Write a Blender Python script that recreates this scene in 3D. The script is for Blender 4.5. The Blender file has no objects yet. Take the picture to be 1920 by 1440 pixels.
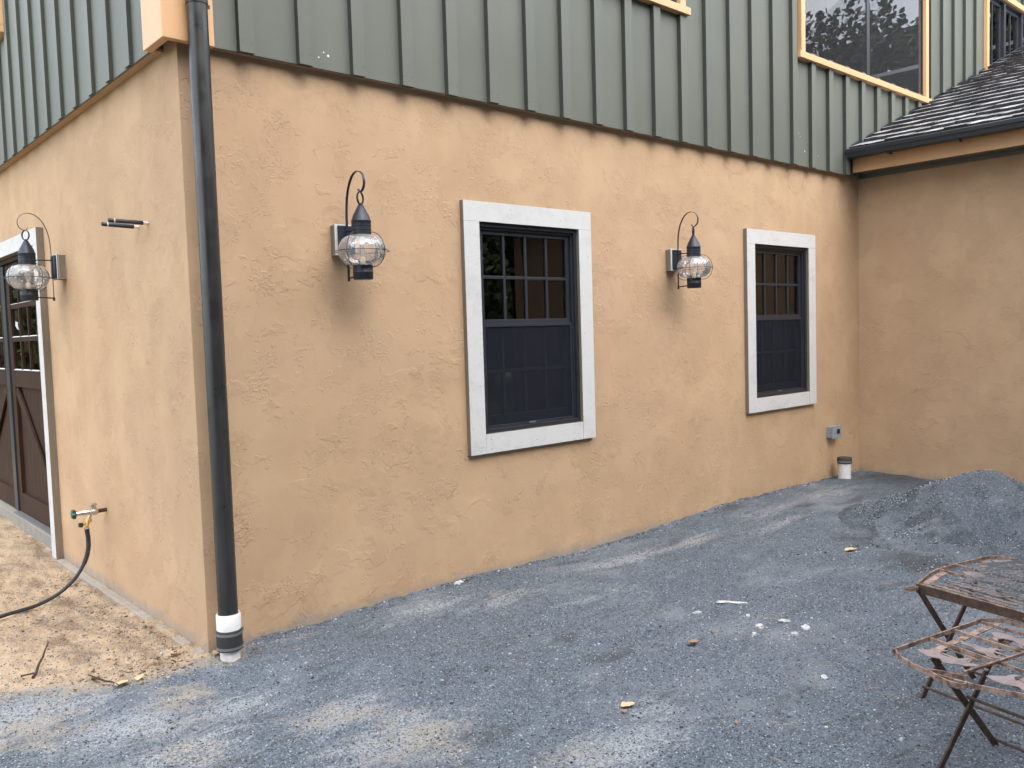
import bpy, bmesh, math, random
import numpy as np
from mathutils import Vector, Matrix, noise as mn

random.seed(7)
rng = np.random.default_rng(11)
SC = bpy.context.scene
COL = SC.collection

# ------------------------------------------------------------------ camera
cam_d = bpy.data.cameras.new('camera')
cam = bpy.data.objects.new('camera', cam_d)
COL.objects.link(cam)
SC.camera = cam
cam_d.sensor_width = 36.0
cam_d.lens = 1600.71 / 1920 * 36.0
cam_d.clip_start = 0.05
cam_d.clip_end = 2000
_yaw, _pit, _rol = (math.radians(a) for a in (-41.5064, -3.5238, -1.7285))
_d = Vector((-math.sin(_yaw) * math.cos(_pit), math.cos(_yaw) * math.cos(_pit), math.sin(_pit)))
_r = Vector((math.cos(_yaw), math.sin(_yaw), 0))
_u = _r.cross(_d)
_r2 = math.cos(_rol) * _r + math.sin(_rol) * _u
_u2 = -math.sin(_rol) * _r + math.cos(_rol) * _u
cam.matrix_world = Matrix(((_r2.x, _u2.x, -_d.x, -1.8218), (_r2.y, _u2.y, -_d.y, -4.7192),
                           (_r2.z, _u2.z, -_d.z, 1.62), (0, 0, 0, 1)))

# ------------------------------------------------------------------ light
SUN_DIR = Vector((-0.10, -0.85, 1.05)).normalized()      # towards the sun, behind thin cloud
world = bpy.data.worlds.new('World')
SC.world = world
world.use_nodes = True
wn = world.node_tree
wn.nodes.clear()
sky = wn.nodes.new('ShaderNodeTexSky')
sky.sky_type = 'NISHITA'
sky.sun_disc = False
sky.sun_elevation = math.asin(SUN_DIR.z)
sky.sun_rotation = math.atan2(SUN_DIR.x, SUN_DIR.y)
sky.air_density = 1.0
sky.dust_density = 3.0
sky.ozone_density = 1.0
bg = wn.nodes.new('ShaderNodeBackground')
bg.inputs['Strength'].default_value = 0.15
wo = wn.nodes.new('ShaderNodeOutputWorld')
hsv = wn.nodes.new('ShaderNodeHueSaturation')      # thin cloud: a paler sky
hsv.inputs['Saturation'].default_value = 0.50
wn.links.new(sky.outputs[0], hsv.inputs['Color'])
cloud = wn.nodes.new('ShaderNodeMix')              # even veil of cloud over the clear-sky gradient
cloud.data_type = 'RGBA'
cloud.inputs[0].default_value = 0.55
cloud.inputs[7].default_value = (3.6, 3.8, 4.1, 1)
wn.links.new(hsv.outputs[0], cloud.inputs[6])
wn.links.new(cloud.outputs[2], bg.inputs[0])
wn.links.new(bg.outputs[0], wo.inputs[0])
sun_d = bpy.data.lights.new('sun', 'SUN')
sun_d.energy = 0.5
sun_d.angle = math.radians(125)
sun_d.color = (1.0, 0.95, 0.88)
sun = bpy.data.objects.new('sun', sun_d)
COL.objects.link(sun)
sun.location = (-10, 5, 20)
sun.rotation_euler = SUN_DIR.to_track_quat('Z', 'Y').to_euler()
SC.view_settings.view_transform = 'Standard'
SC.view_settings.look = 'None'
SC.view_settings.exposure = 2.42
SC.view_settings.gamma = 1.0
SC.view_settings.use_curve_mapping = False

# ------------------------------------------------------------------ material helpers
class NT:
    def __init__(s, name):
        s.m = bpy.data.materials.new(name)
        s.m.use_nodes = True
        s.t = s.m.node_tree
        s.t.nodes.clear()
        s.out = s.t.nodes.new('ShaderNodeOutputMaterial')
    def n(s, typ, ins=None, **props):
        nd = s.t.nodes.new('ShaderNode' + typ)
        for k, v in props.items():
            setattr(nd, k, v)
        for k, v in (ins or {}).items():
            sock = nd.inputs[k]
            if isinstance(v, bpy.types.NodeSocket):
                s.t.links.new(v, sock)
            else:
                sock.default_value = v
        return nd
    def coord(s, scale=None):
        c = s.n('NewGeometry').outputs['Position'] if scale == 'world' else s.n('TexCoord').outputs['Object']
        return c
    def mul(s, vec, xyz):
        return s.n('Mapping', {'Vector': vec, 'Scale': xyz}).outputs[0]
    def noise(s, vec, scale, detail=3.0, rough=0.55, dist=0.0):
        return s.n('TexNoise', {'Vector': vec, 'Scale': scale, 'Detail': detail, 'Roughness': rough, 'Distortion': dist}).outputs
    def ramp(s, fac, lo, hi, a=0.0, b=1.0):
        return s.n('MapRange', {'Value': fac, 'From Min': lo, 'From Max': hi, 'To Min': a, 'To Max': b}, interpolation_type='SMOOTHSTEP').outputs[0]
    def math(s, op, a, b=0.0, c=0.0):
        return s.n('Math', {0: a, 1: b, 2: c}, operation=op).outputs[0]
    def mix(s, fac, a, b):
        nd = s.n('Mix', data_type='RGBA')
        for i, v in ((0, fac), (6, a), (7, b)):
            if isinstance(v, bpy.types.NodeSocket):
                s.t.links.new(v, nd.inputs[i])
            elif i == 0:
                nd.inputs[0].default_value = v
            else:
                nd.inputs[i].default_value = (*v[:3], 1.0)
        return nd.outputs[2]
    def scale_col(s, col, fac):
        nd = s.n('VectorMath', operation='SCALE')
        s.t.links.new(col, nd.inputs[0])
        if isinstance(fac, bpy.types.NodeSocket):
            s.t.links.new(fac, nd.inputs['Scale'])
        else:
            nd.inputs['Scale'].default_value = fac
        return nd.outputs[0]
    def bump(s, h, dist=0.002, strength=1.0, normal=None):
        ins = {'Height': h, 'Distance': dist, 'Strength': strength}
        if normal is not None:
            ins['Normal'] = normal
        return s.n('Bump', ins).outputs[0]
    def bsdf(s, col, rough=0.6, metal=0.0, normal=None, spec=0.5, **kw):
        ins = {'Roughness': rough, 'Metallic': metal, 'Specular IOR Level': spec}
        ins['Base Color'] = col if isinstance(col, bpy.types.NodeSocket) else (*col[:3], 1.0)
        if normal is not None:
            ins['Normal'] = normal
        ins.update(kw)
        b = s.n('BsdfPrincipled', ins)
        s.t.links.new(b.outputs[0], s.out.inputs[0])
        return b
    def surf(s, sock):
        s.t.links.new(sock, s.out.inputs[0])

def m_stucco():
    k = NT('stucco')
    P = k.coord()
    w = k.noise(P, 2.3, 4.0, 0.6)[1]
    wp = k.n('VectorMath', {0: w, 1: (-0.5, -0.5, -0.5)}, operation='ADD').outputs[0]
    wp = k.n('VectorMath', {0: wp, 'Scale': 0.45}, operation='SCALE').outputs[0]
    W = k.n('VectorMath', {0: P, 1: wp}, operation='ADD').outputs[0]
    fine = k.noise(P, 22.0, 3.0, 0.6)[1]
    fp = k.n('VectorMath', {0: fine, 'Scale': 0.03}, operation='SCALE').outputs[0]
    W = k.n('VectorMath', {0: W, 1: fp}, operation='ADD').outputs[0]
    # broad trowel passes: plateaus whose lips show here and there
    na = k.noise(W, 4.0, 2.0, 0.5, 0.8)[0]
    m1 = k.ramp(k.noise(P, 2.7, 3.0, 0.7)[0], 0.48, 0.60)
    h1 = k.math('MULTIPLY', k.ramp(na, 0.493, 0.507), m1)
    h1b = k.math('MULTIPLY', k.ramp(na, 0.572, 0.584), k.ramp(k.noise(P, 3.3, 3.0, 0.7)[0], 0.50, 0.60))
    v1 = k.n('TexVoronoi', {'Vector': W, 'Scale': 4.6}, feature='F1')
    hv = k.n('SeparateColor', {0: v1.outputs['Color']}).outputs[0]
    P2 = k.n('VectorMath', {0: P, 1: (7.3, 2.1, 4.4)}, operation='ADD').outputs[0]
    m2 = k.ramp(k.noise(P2, 4.6, 4.0, 0.7)[0], 0.55, 0.62)
    h2 = k.math('MULTIPLY', hv, m2)
    # crumbly skips left where the trowel jumped
    n3 = k.noise(k.mul(P, (1.0, 1.0, 1.35)), 44.0, 2.0, 0.5)[0]
    r3 = k.ramp(n3, 0.53, 0.57)
    P3 = k.n('VectorMath', {0: P, 1: (1.3, 9.1, -3.4)}, operation='ADD').outputs[0]
    m3 = k.ramp(k.noise(P3, 4.2, 4.0, 0.75)[0], 0.54, 0.60)
    h3 = k.math('MULTIPLY', r3, m3)
    n4 = k.noise(P, 1.7, 4.0, 0.6)[0]
    h = k.math('MULTIPLY', h1, 1.0)
    h = k.math('MULTIPLY_ADD', h1b, 0.8, h)
    h = k.math('MULTIPLY_ADD', h2, 1.0, h)
    h = k.math('MULTIPLY_ADD', h3, 1.1, h)
    b1 = k.bump(h, 0.0017, 1.0)
    b2 = k.bump(n4, 0.010, 0.6, b1)
    nrm = b2
    c = k.mix(k.ramp(n4, 0.3, 0.7), (0.445, 0.300, 0.182), (0.505, 0.350, 0.218))
    cl = k.noise(P2, 0.8, 3.0, 0.6)[0]
    c = k.mix(k.ramp(cl, 0.42, 0.68, 0.0, 0.5), c, (0.45, 0.30, 0.195))
    c = k.mix(k.math('MULTIPLY', k.math('ADD', k.math('MULTIPLY', h1, .6), k.math('MULTIPLY', hv, 1.1)), 0.24), c, (0.36, 0.242, 0.150))
    # grey dust splashed on the foot of the wall
    z = k.n('SeparateXYZ', {0: P}).outputs[2]
    zz = k.math('MULTIPLY_ADD', k.math('SUBTRACT', k.noise(k.mul(P, (1, 1, .6)), 9.0, 5.0, 0.7)[0], 0.5), -0.20, z)
    c = k.mix(k.ramp(zz, -0.06, -0.14, 0.0, 0.6), c, (0.25, 0.235, 0.215))
    k.bsdf(c, 0.88, 0, nrm, 0.25)
    return k.m

def m_siding():
    k = NT('green_siding_paint')
    P = k.coord()
    g = k.noise(k.mul(P, (40, 40, 1.2)), 3.0, 3.0)[0]
    n = k.noise(P, 1.3, 3.0)[0]
    c = k.mix(k.ramp(n, 0.3, 0.7), (0.108, 0.119, 0.098), (0.123, 0.134, 0.111))
    rnd = k.n('ObjectInfo').outputs['Random']
    c = k.scale_col(c, k.math('MULTIPLY_ADD', rnd, 0.10, 0.95))
    nrm = k.bump(g, 0.0012, 0.5)
    k.bsdf(c, 0.55, 0, nrm, 0.45)
    return k.m

def m_peach():
    k = NT('peach_trim_paint')
    P = k.coord()
    n = k.noise(k.mul(P, (6, 6, 1)), 2.0, 3.0)[0]
    c = k.mix(n, (0.60, 0.345, 0.165), (0.66, 0.395, 0.20))
    k.bsdf(c, 0.45, 0, k.bump(k.noise(P, 60.0)[0], 0.0006, 0.4), 0.5)
    return k.m

def m_whitewash():
    k = NT('whitewashed_board')
    P = k.coord()
    n = k.noise(k.mul(P, (5, 5, 7)), 1.0, 6.0, 0.7)[0]
    g = k.noise(k.mul(P, (45, 45, 45)), 1.0, 4.0)[0]
    c = k.mix(k.ramp(n, 0.45, 0.80, 0.0, 0.6), (0.54, 0.54, 0.535), (0.38, 0.375, 0.365))
    c = k.mix(k.ramp(g, 0.50, 0.80, 0.0, 0.35), c, (0.36, 0.35, 0.33))
    k.bsdf(c, 0.75, 0, k.bump(g, 0.0008, 0.6), 0.3)
    return k.m

def m_rawwood():
    k = NT('weathered_grey_wood')
    P = k.coord()
    g = k.noise(k.mul(P, (80, 80, 6)), 1.0, 4.0)[0]
    c = k.mix(g, (0.14, 0.115, 0.085), (0.24, 0.205, 0.16))
    k.bsdf(c, 0.85, 0, k.bump(g, 0.001, 0.7), 0.2)
    return k.m

def m_doorwood():
    k = NT('brown_stained_wood')
    P = k.coord()
    g = k.noise(k.mul(P, (30, 30, 1.6)), 2.0, 5.0, 0.6)[0]
    c = k.mix(k.ramp(g, 0.3, 0.7), (0.013, 0.0065, 0.004), (0.048, 0.019, 0.010))
    k.bsdf(c, 0.6, 0, k.bump(g, 0.001, 0.5), 0.22)
    return k.m

def m_plain(name, col, rough=0.5, metal=0.0, spec=0.5, var=0.0, scale=20.0, bump=0.0):
    k = NT(name)
    P = k.coord()
    c = col
    nrm = None
    n = k.noise(P, scale, 4.0, 0.6)[0]
    if var:
        c = k.mix(n, tuple(x * (1 - var) for x in col), tuple(min(1, x * (1 + var)) for x in col))
    if bump:
        nrm = k.bump(n, bump, 0.7)
    k.bsdf(c, rough, metal, nrm, spec)
    return k.m

def m_downspout():
    k = NT('charcoal_pipe_paint')
    P = k.coord()
    n = k.noise(k.mul(P, (30, 30, 1.5)), 1.0, 4.0)[0]
    c = k.mix(k.ramp(n, 0.35, 0.7), (0.016, 0.016, 0.016), (0.034, 0.033, 0.033))
    r = k.ramp(k.noise(P, 9.0, 4.0)[0], 0.3, 0.7, 0.26, 0.44)
    k.bsdf(c, r, 0, k.bump(k.noise(k.mul(P, (2, 2, .4)), 2.0)[0], 0.006, 0.15), 0.6)
    return k.m

def m_lantern():
    k = NT('dark_bronze_metal')
    P = k.coord()
    n = k.noise(P, 45.0, 4.0)[0]
    c = k.mix(n, (0.012, 0.017, 0.028), (0.026, 0.032, 0.046))
    k.bsdf(c, 0.42, 0.25, k.bump(n, 0.0005, 0.4), 0.5)
    return k.m

def m_rust(name='rusty_iron', dark=False):
    k = NT(name)
    P = k.coord()
    n = k.noise(P, 26.0, 5.0, 0.65)[0]
    f = k.noise(P, 160.0, 3.0)[0]
    if dark:
        c = k.mix(k.ramp(n, 0.35, 0.65), (0.040, 0.026, 0.020), (0.085, 0.050, 0.034))
    else:
        c = k.mix(k.ramp(n, 0.38, 0.6), (0.10, 0.062, 0.050), (0.30, 0.215, 0.175))
        c = k.mix(k.ramp(f, 0.52, 0.7, 0, 0.7), c, (0.34, 0.23, 0.13))
    k.bsdf(c, 0.8, 0.0, k.bump(f, 0.0008, 0.7), 0.3)
    return k.m

def m_plate():
    k = NT('worn_mauve_plate')
    P = k.coord()
    n = k.noise(P, 14.0, 5.0, 0.65)[0]
    f = k.noise(P, 120.0, 3.0)[0]
    c = k.mix(k.ramp(n, 0.35, 0.6), (0.155, 0.120, 0.118), (0.225, 0.185, 0.180))
    c = k.mix(k.ramp(n, 0.60, 0.72), c, (0.22, 0.12, 0.08))
    k.bsdf(c, 0.75, 0.0, k.bump(f, 0.0006, 0.6), 0.3)
    return k.m

def m_glass(name, tint=(1, 1, 1), rough=0.0, ior=1.5, ribs=False, film=0.0):
    k = NT(name)
    P = k.coord()
    nrm = None
    if ribs:
        wv = k.n('TexNoise', {'Vector': k.mul(P, (7, 7, 5)), 'Scale': 3.0, 'Detail': 2.0}).outputs[0]
        nrm = k.bump(wv, 0.03, 0.6)
    else:
        nrm = k.bump(k.noise(P, 1.2, 1.0)[0], 0.002, 0.35)
    fr = k.n('Fresnel', {'IOR': ior, 'Normal': nrm}).outputs[0]
    fr = k.math('MINIMUM', k.math('MULTIPLY', fr, 1.7 if ribs else 1.15), 1.0)
    tr = k.n('BsdfTransparent', {0: (*tint, 1)}).outputs[0]
    gl = k.n('BsdfGlossy', {'Color': (1, 1, 1, 1), 'Roughness': rough, 'Normal': nrm}).outputs[0]
    s = k.n('MixShader', {0: fr, 1: tr, 2: gl}).outputs[0]
    if film:
        df = k.n('BsdfDiffuse', {'Color': (0.8, 0.8, 0.8, 1)}).outputs[0]
        s = k.n('MixShader', {0: film, 1: s, 2: df}).outputs[0]
    k.surf(s)
    return k.m

def m_screen():
    k = NT('insect_screen_mesh')
    tr = k.n('BsdfTransparent', {0: (1, 1, 1, 1)}).outputs[0]
    df = k.n('BsdfDiffuse', {'Color': (0.024, 0.028, 0.037, 1)}).outputs[0]
    k.surf(k.n('MixShader', {0: 0.40, 1: tr, 2: df}).outputs[0])
    return k.m

def m_shake(name, c0, c1, rough):
    k = NT(name)
    P = k.coord()
    rnd = k.n('ObjectInfo').outputs['Random']
    g = k.noise(k.mul(P, (4, 50, 20)), 1.0, 4.0)[0]
    d = k.noise(P, 5.0, 3.0)[0]
    c = k.mix(k.ramp(k.math('MULTIPLY_ADD', g, .6, k.math('MULTIPLY', d, .4)), .35, .65), c0, c1)
    c = k.scale_col(c, k.math('MULTIPLY_ADD', rnd, 0.7, 0.60))
    k.bsdf(c, k.math('MULTIPLY_ADD', rnd, 0.15, rough), 0, k.bump(g, 0.0012, 0.5), 0.6)
    return k.m

def ground_base(k, P, dark=1.0):
    """colours of the crushed grey stone; P in metres"""
    g1 = k.n('TexVoronoi', {'Vector': P, 'Scale': 170.0}, feature='F1')
    r1 = k.n('SeparateColor', {0: g1.outputs['Color']}).outputs[0]
    g2 = k.n('TexVoronoi', {'Vector': P, 'Scale': 60.0}, feature='F1')
    r2 = k.n('SeparateColor', {0: g2.outputs['Color']}).outputs[1]
    f = k.noise(P, 420.0, 2.0)[0]
    v = k.math('MULTIPLY_ADD', k.math('POWER', r1, 1.6), 0.55, k.math('MULTIPLY', r2, 0.16))
    v = k.math('MULTIPLY_ADD', f, 0.35, v)
    stone = k.mix(v, (0.020 * dark, 0.028 * dark, 0.038 * dark), (0.235 * dark, 0.272 * dark, 0.315 * dark))
    dust = k.mix(f, (0.16, 0.178, 0.200), (0.27, 0.29, 0.315))
    a = k.noise(P, 1.1, 6.0, 0.65, 0.6)[0]
    Ps = k.mul(P, (0.8, 2.2, 1))
    b = k.noise(Ps, 2.1, 5.0, 0.7, 0.8)[0]
    dm = k.math('MULTIPLY', k.ramp(a, 0.46, 0.66), k.ramp(b, 0.38, 0.62))
    c = k.mix(k.math('MULTIPLY', dm, 0.85), stone, dust)
    dk = k.ramp(k.noise(k.mul(P, (1.2, 2.6, 1)), 2.4, 5.0, 0.65, 0.5)[0], 0.56, 0.70)
    c = k.mix(k.math('MULTIPLY', dk, 0.55), c, (0.060 * dark, 0.058 * dark, 0.058 * dark))
    h = k.math('MULTIPLY_ADD', g1.outputs['Distance'], -0.5, k.math('MULTIPLY', g2.outputs['Distance'], -0.5))
    return c, h, a

def m_ground():
    k = NT('gravel_and_sand')
    P = k.coord()
    c, h, a = ground_base(k, P)
    du = k.n('Attribute', attribute_name='dust').outputs['Fac']
    da = k.n('Attribute', attribute_name='damp').outputs['Fac']
    n5 = k.noise(k.mul(P, (0.8, 2.0, 1)), 5.0, 10.0, 0.78, 1.2)[0]
    n6 = k.noise(P, 90.0, 2.0, 0.5)[0]
    fu = k.ramp(k.math('ADD', du, k.math('MULTIPLY', k.math('SUBTRACT', n5, 0.60), 3.0)), -0.05, 0.70)
    fu = k.math('MULTIPLY', fu, k.ramp(n6, 0.36, 0.58, 0.12, 1.0))
    c = k.mix(k.math('MULTIPLY', fu, 0.80), c, k.mix(k.ramp(k.noise(P, 2.2, 4.0)[0], .52, .68), k.mix(n6, (0.28, 0.292, 0.305), (0.46, 0.47, 0.475)), k.mix(n6, (0.30, 0.275, 0.235), (0.50, 0.46, 0.395))))
    fa = k.ramp(k.math('ADD', da, k.math('MULTIPLY', k.math('SUBTRACT', n5, 0.58), 2.2)), 0.10, 0.80)
    c = k.mix(k.math('MULTIPLY', fa, 0.72), c, k.mix(n6, (0.030, 0.032, 0.034), (0.085, 0.086, 0.088)))
    att = k.n('Attribute', attribute_name='sand').outputs['Fac']
    nb = k.noise(P, 3.0, 6.0, 0.7)[0]
    nf = k.noise(P, 60.0, 3.0, 0.6)[0]
    sm = k.math('ADD', att, k.math('MULTIPLY', k.math('SUBTRACT', nb, 0.5), 1.15))
    sm = k.math('ADD', sm, k.math('MULTIPLY', k.math('SUBTRACT', nf, 0.5), 0.5))
    sm = k.ramp(sm, 0.36, 0.64)
    ns = k.noise(k.mul(P, (2.0, 0.9, 1)), 3.5, 6.0, 0.7)[0]
    sand = k.mix(k.ramp(ns, 0.33, 0.62), (0.24, 0.175, 0.120), (0.50, 0.375, 0.250))
    sand = k.mix(k.ramp(nf, 0.5, 0.72, 0, 0.5), sand, (0.52, 0.40, 0.27))
    sand = k.mix(k.ramp(att, 0.52, 0.80), k.mix(nf, (0.25, 0.225, 0.19), (0.36, 0.32, 0.265)), sand)
    leaf = k.ramp(k.noise(P, 11.0, 5.0, 0.75)[0], 0.60, 0.68)
    sand = k.mix(k.math('MULTIPLY', leaf, 0.42), sand, (0.15, 0.095, 0.065))
    c = k.mix(sm, c, sand)
    # lawn further off
    gr = k.n('Attribute', attribute_name='grass').outputs['Fac']
    gc = k.mix(k.noise(P, 2.0, 5.0)[0], (0.045, 0.075, 0.02), (0.09, 0.13, 0.04))
    c = k.mix(gr, c, gc)
    hh = k.math('MULTIPLY_ADD', nf, 0.5, h)
    nrm = k.bump(hh, 0.014, 1.0)
    k.bsdf(c, 0.92, 0, nrm, 0.2)
    return k.m

def m_pile():
    k = NT('damp_gravel')
    P = k.coord()
    c, h, a = ground_base(k, P, 0.85)
    dp = k.ramp(k.noise(P, 3.0, 6.0, 0.7, .6)[0], 0.50, 0.62)
    c = k.mix(k.math('MULTIPLY', dp, 0.6), c, (0.045, 0.052, 0.060))
    k.bsdf(c, 0.9, 0, k.bump(h, 0.014, 1.0), 0.25)
    return k.m

def m_stone():
    k = NT('loose_stone')
    r = k.n('NewGeometry').outputs['Random Per Island']
    c = k.mix(k.math('POWER', r, 1.7), (0.022, 0.030, 0.042), (0.42, 0.46, 0.51))
    k.bsdf(c, 0.85, 0, None, 0.3)
    return k.m

def m_litter():
    k = NT('dead_leaf')
    r = k.n('NewGeometry').outputs['Random Per Island']
    c = k.mix(r, (0.10, 0.065, 0.035), (0.42, 0.32, 0.21))
    k.bsdf(c, 0.8, 0, None, 0.2)
    return k.m

def m_foliage():
    k = NT('tree_leaves')
    r = k.n('NewGeometry').outputs['Random Per Island']
    c = k.mix(r, (0.025, 0.035, 0.012), (0.10, 0.105, 0.04))
    k.bsdf(c, 0.7, 0, None, 0.3)
    return k.m

M = {}
M['stucco'] = m_stucco()
M['siding'] = m_siding()
M['peach'] = m_peach()
M['white'] = m_whitewash()
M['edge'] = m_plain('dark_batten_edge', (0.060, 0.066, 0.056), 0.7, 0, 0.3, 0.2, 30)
M['raw'] = m_rawwood()
M['door'] = m_doorwood()
M['pipe'] = m_downspout()
M['lantern'] = m_lantern()
M['rust'] = m_rust()
M['rustdark'] = m_rust('dark_rusty_iron', True)
M['plate'] = m_plate()
M['glass'] = m_glass('window_glass', (0.80, 0.84, 0.85))
M['globe'] = m_glass('lantern_glass', (0.97, 0.96, 0.95), 0.02, 1.6, True, 0.12)
M['screen'] = m_screen()
M['storm'] = m_glass('storm_pane_glass', (0.50, 0.54, 0.62), 0.0, 1.45, False, 0.02)
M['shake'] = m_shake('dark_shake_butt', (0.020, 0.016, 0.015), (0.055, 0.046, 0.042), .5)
M['shaketop'] = m_shake('pale_shake_face', (0.15, 0.155, 0.165), (0.42, 0.43, 0.45), .30)  # top faces of the shakes, paler than their butt ends
M['ground'] = m_ground()
M['pile'] = m_pile()
M['stone'] = m_stone()
M['litter'] = m_litter()
M['foliage'] = m_foliage()
M['sash'] = m_plain('black_window_frame', (0.019, 0.022, 0.029), 0.42, 0, 0.5, 0.15, 30)
M['room'] = m_plain('dim_room_lining', (0.10, 0.075, 0.055), 0.9, 0, 0.2, 0.3, 2.0)
M['gutter'] = m_plain('black_gutter_metal', (0.022, 0.026, 0.034), 0.4, 0, 0.5, 0.1, 10)
M['pvc'] = m_plain('white_plastic', (0.72, 0.72, 0.71), 0.4, 0, 0.5, 0.06, 30)
M['dirtypvc'] = m_plain('dirty_white_plastic', (0.64, 0.63, 0.61), 0.6, 0, 0.4, 0.3, 45)
M['rubber'] = m_plain('black_rubber', (0.030, 0.031, 0.034), 0.6, 0, 0.4, 0.2, 40)
M['steelband'] = m_plain('dull_steel', (0.22, 0.22, 0.22), 0.5, 0.6, 0.5, 0.3, 60)
M['chrome'] = m_plain('plated_brass', (0.62, 0.58, 0.55), 0.25, 1.0, 0.5, 0.15, 50)
M['brass'] = m_plain('yellow_brass', (0.62, 0.42, 0.12), 0.35, 0.6, 0.5, 0.2, 50)
M['green'] = m_plain('green_enamel', (0.008, 0.070, 0.060), 0.35, 0, 0.5, 0.2, 60)
M['boxgrey'] = m_plain('grey_conduit_plastic', (0.24, 0.275, 0.32), 0.5, 0, 0.4, 0.08, 30)
M['black'] = m_plain('black_hole', (0.012, 0.012, 0.014), 0.8, 0, 0.3)
M['footing'] = m_plain('old_concrete', (0.30, 0.265, 0.22), 0.95, 0, 0.2, 0.35, 18, 0.006)
M['sill'] = m_plain('grey_concrete_sill', (0.25, 0.235, 0.205), 0.9, 0, 0.2, 0.3, 14, 0.003)
M['twig'] = m_plain('brown_bark', (0.060, 0.036, 0.026), 0.9, 0, 0.2, 0.4, 80, 0.002)
M['bark'] = m_plain('grey_bark', (0.07, 0.058, 0.048), 0.9, 0, 0.2, 0.4, 6, 0.02)
M['chip'] = m_plain('plaster_white', (0.44, 0.44, 0.435), 0.9, 0, 0.2, 0.12, 90, 0.002)
M['leafpale'] = m_plain('pale_dry_leaf', (0.50, 0.38, 0.23), 0.75, 0, 0.2, 0.15, 40)
M['leafbrown'] = m_plain('brown_dry_leaf', (0.30, 0.19, 0.12), 0.75, 0, 0.2, 0.35, 60)
M['wire'] = m_plain('galvanised_wire', (0.20, 0.215, 0.235), 0.5, 0.3, 0.5, 0.3, 80)
M['band'] = m_plain('grey_frieze_paint', (0.13, 0.135, 0.12), 0.6, 0, 0.4, 0.1, 8)
M['cream'] = m_plain('candle_sleeve', (0.60, 0.54, 0.42), 0.5, 0, 0.4)
M['straw'] = m_plain('dry_straw', (0.38, 0.29, 0.18), 0.8, 0, 0.2, 0.2, 60)
M['nail'] = m_plain('nail_head', (0.06, 0.06, 0.055), 0.6, 0.3, 0.4)
M['putty'] = m_plain('white_putty', (0.66, 0.68, 0.66), 0.8, 0, 0.3)

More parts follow.
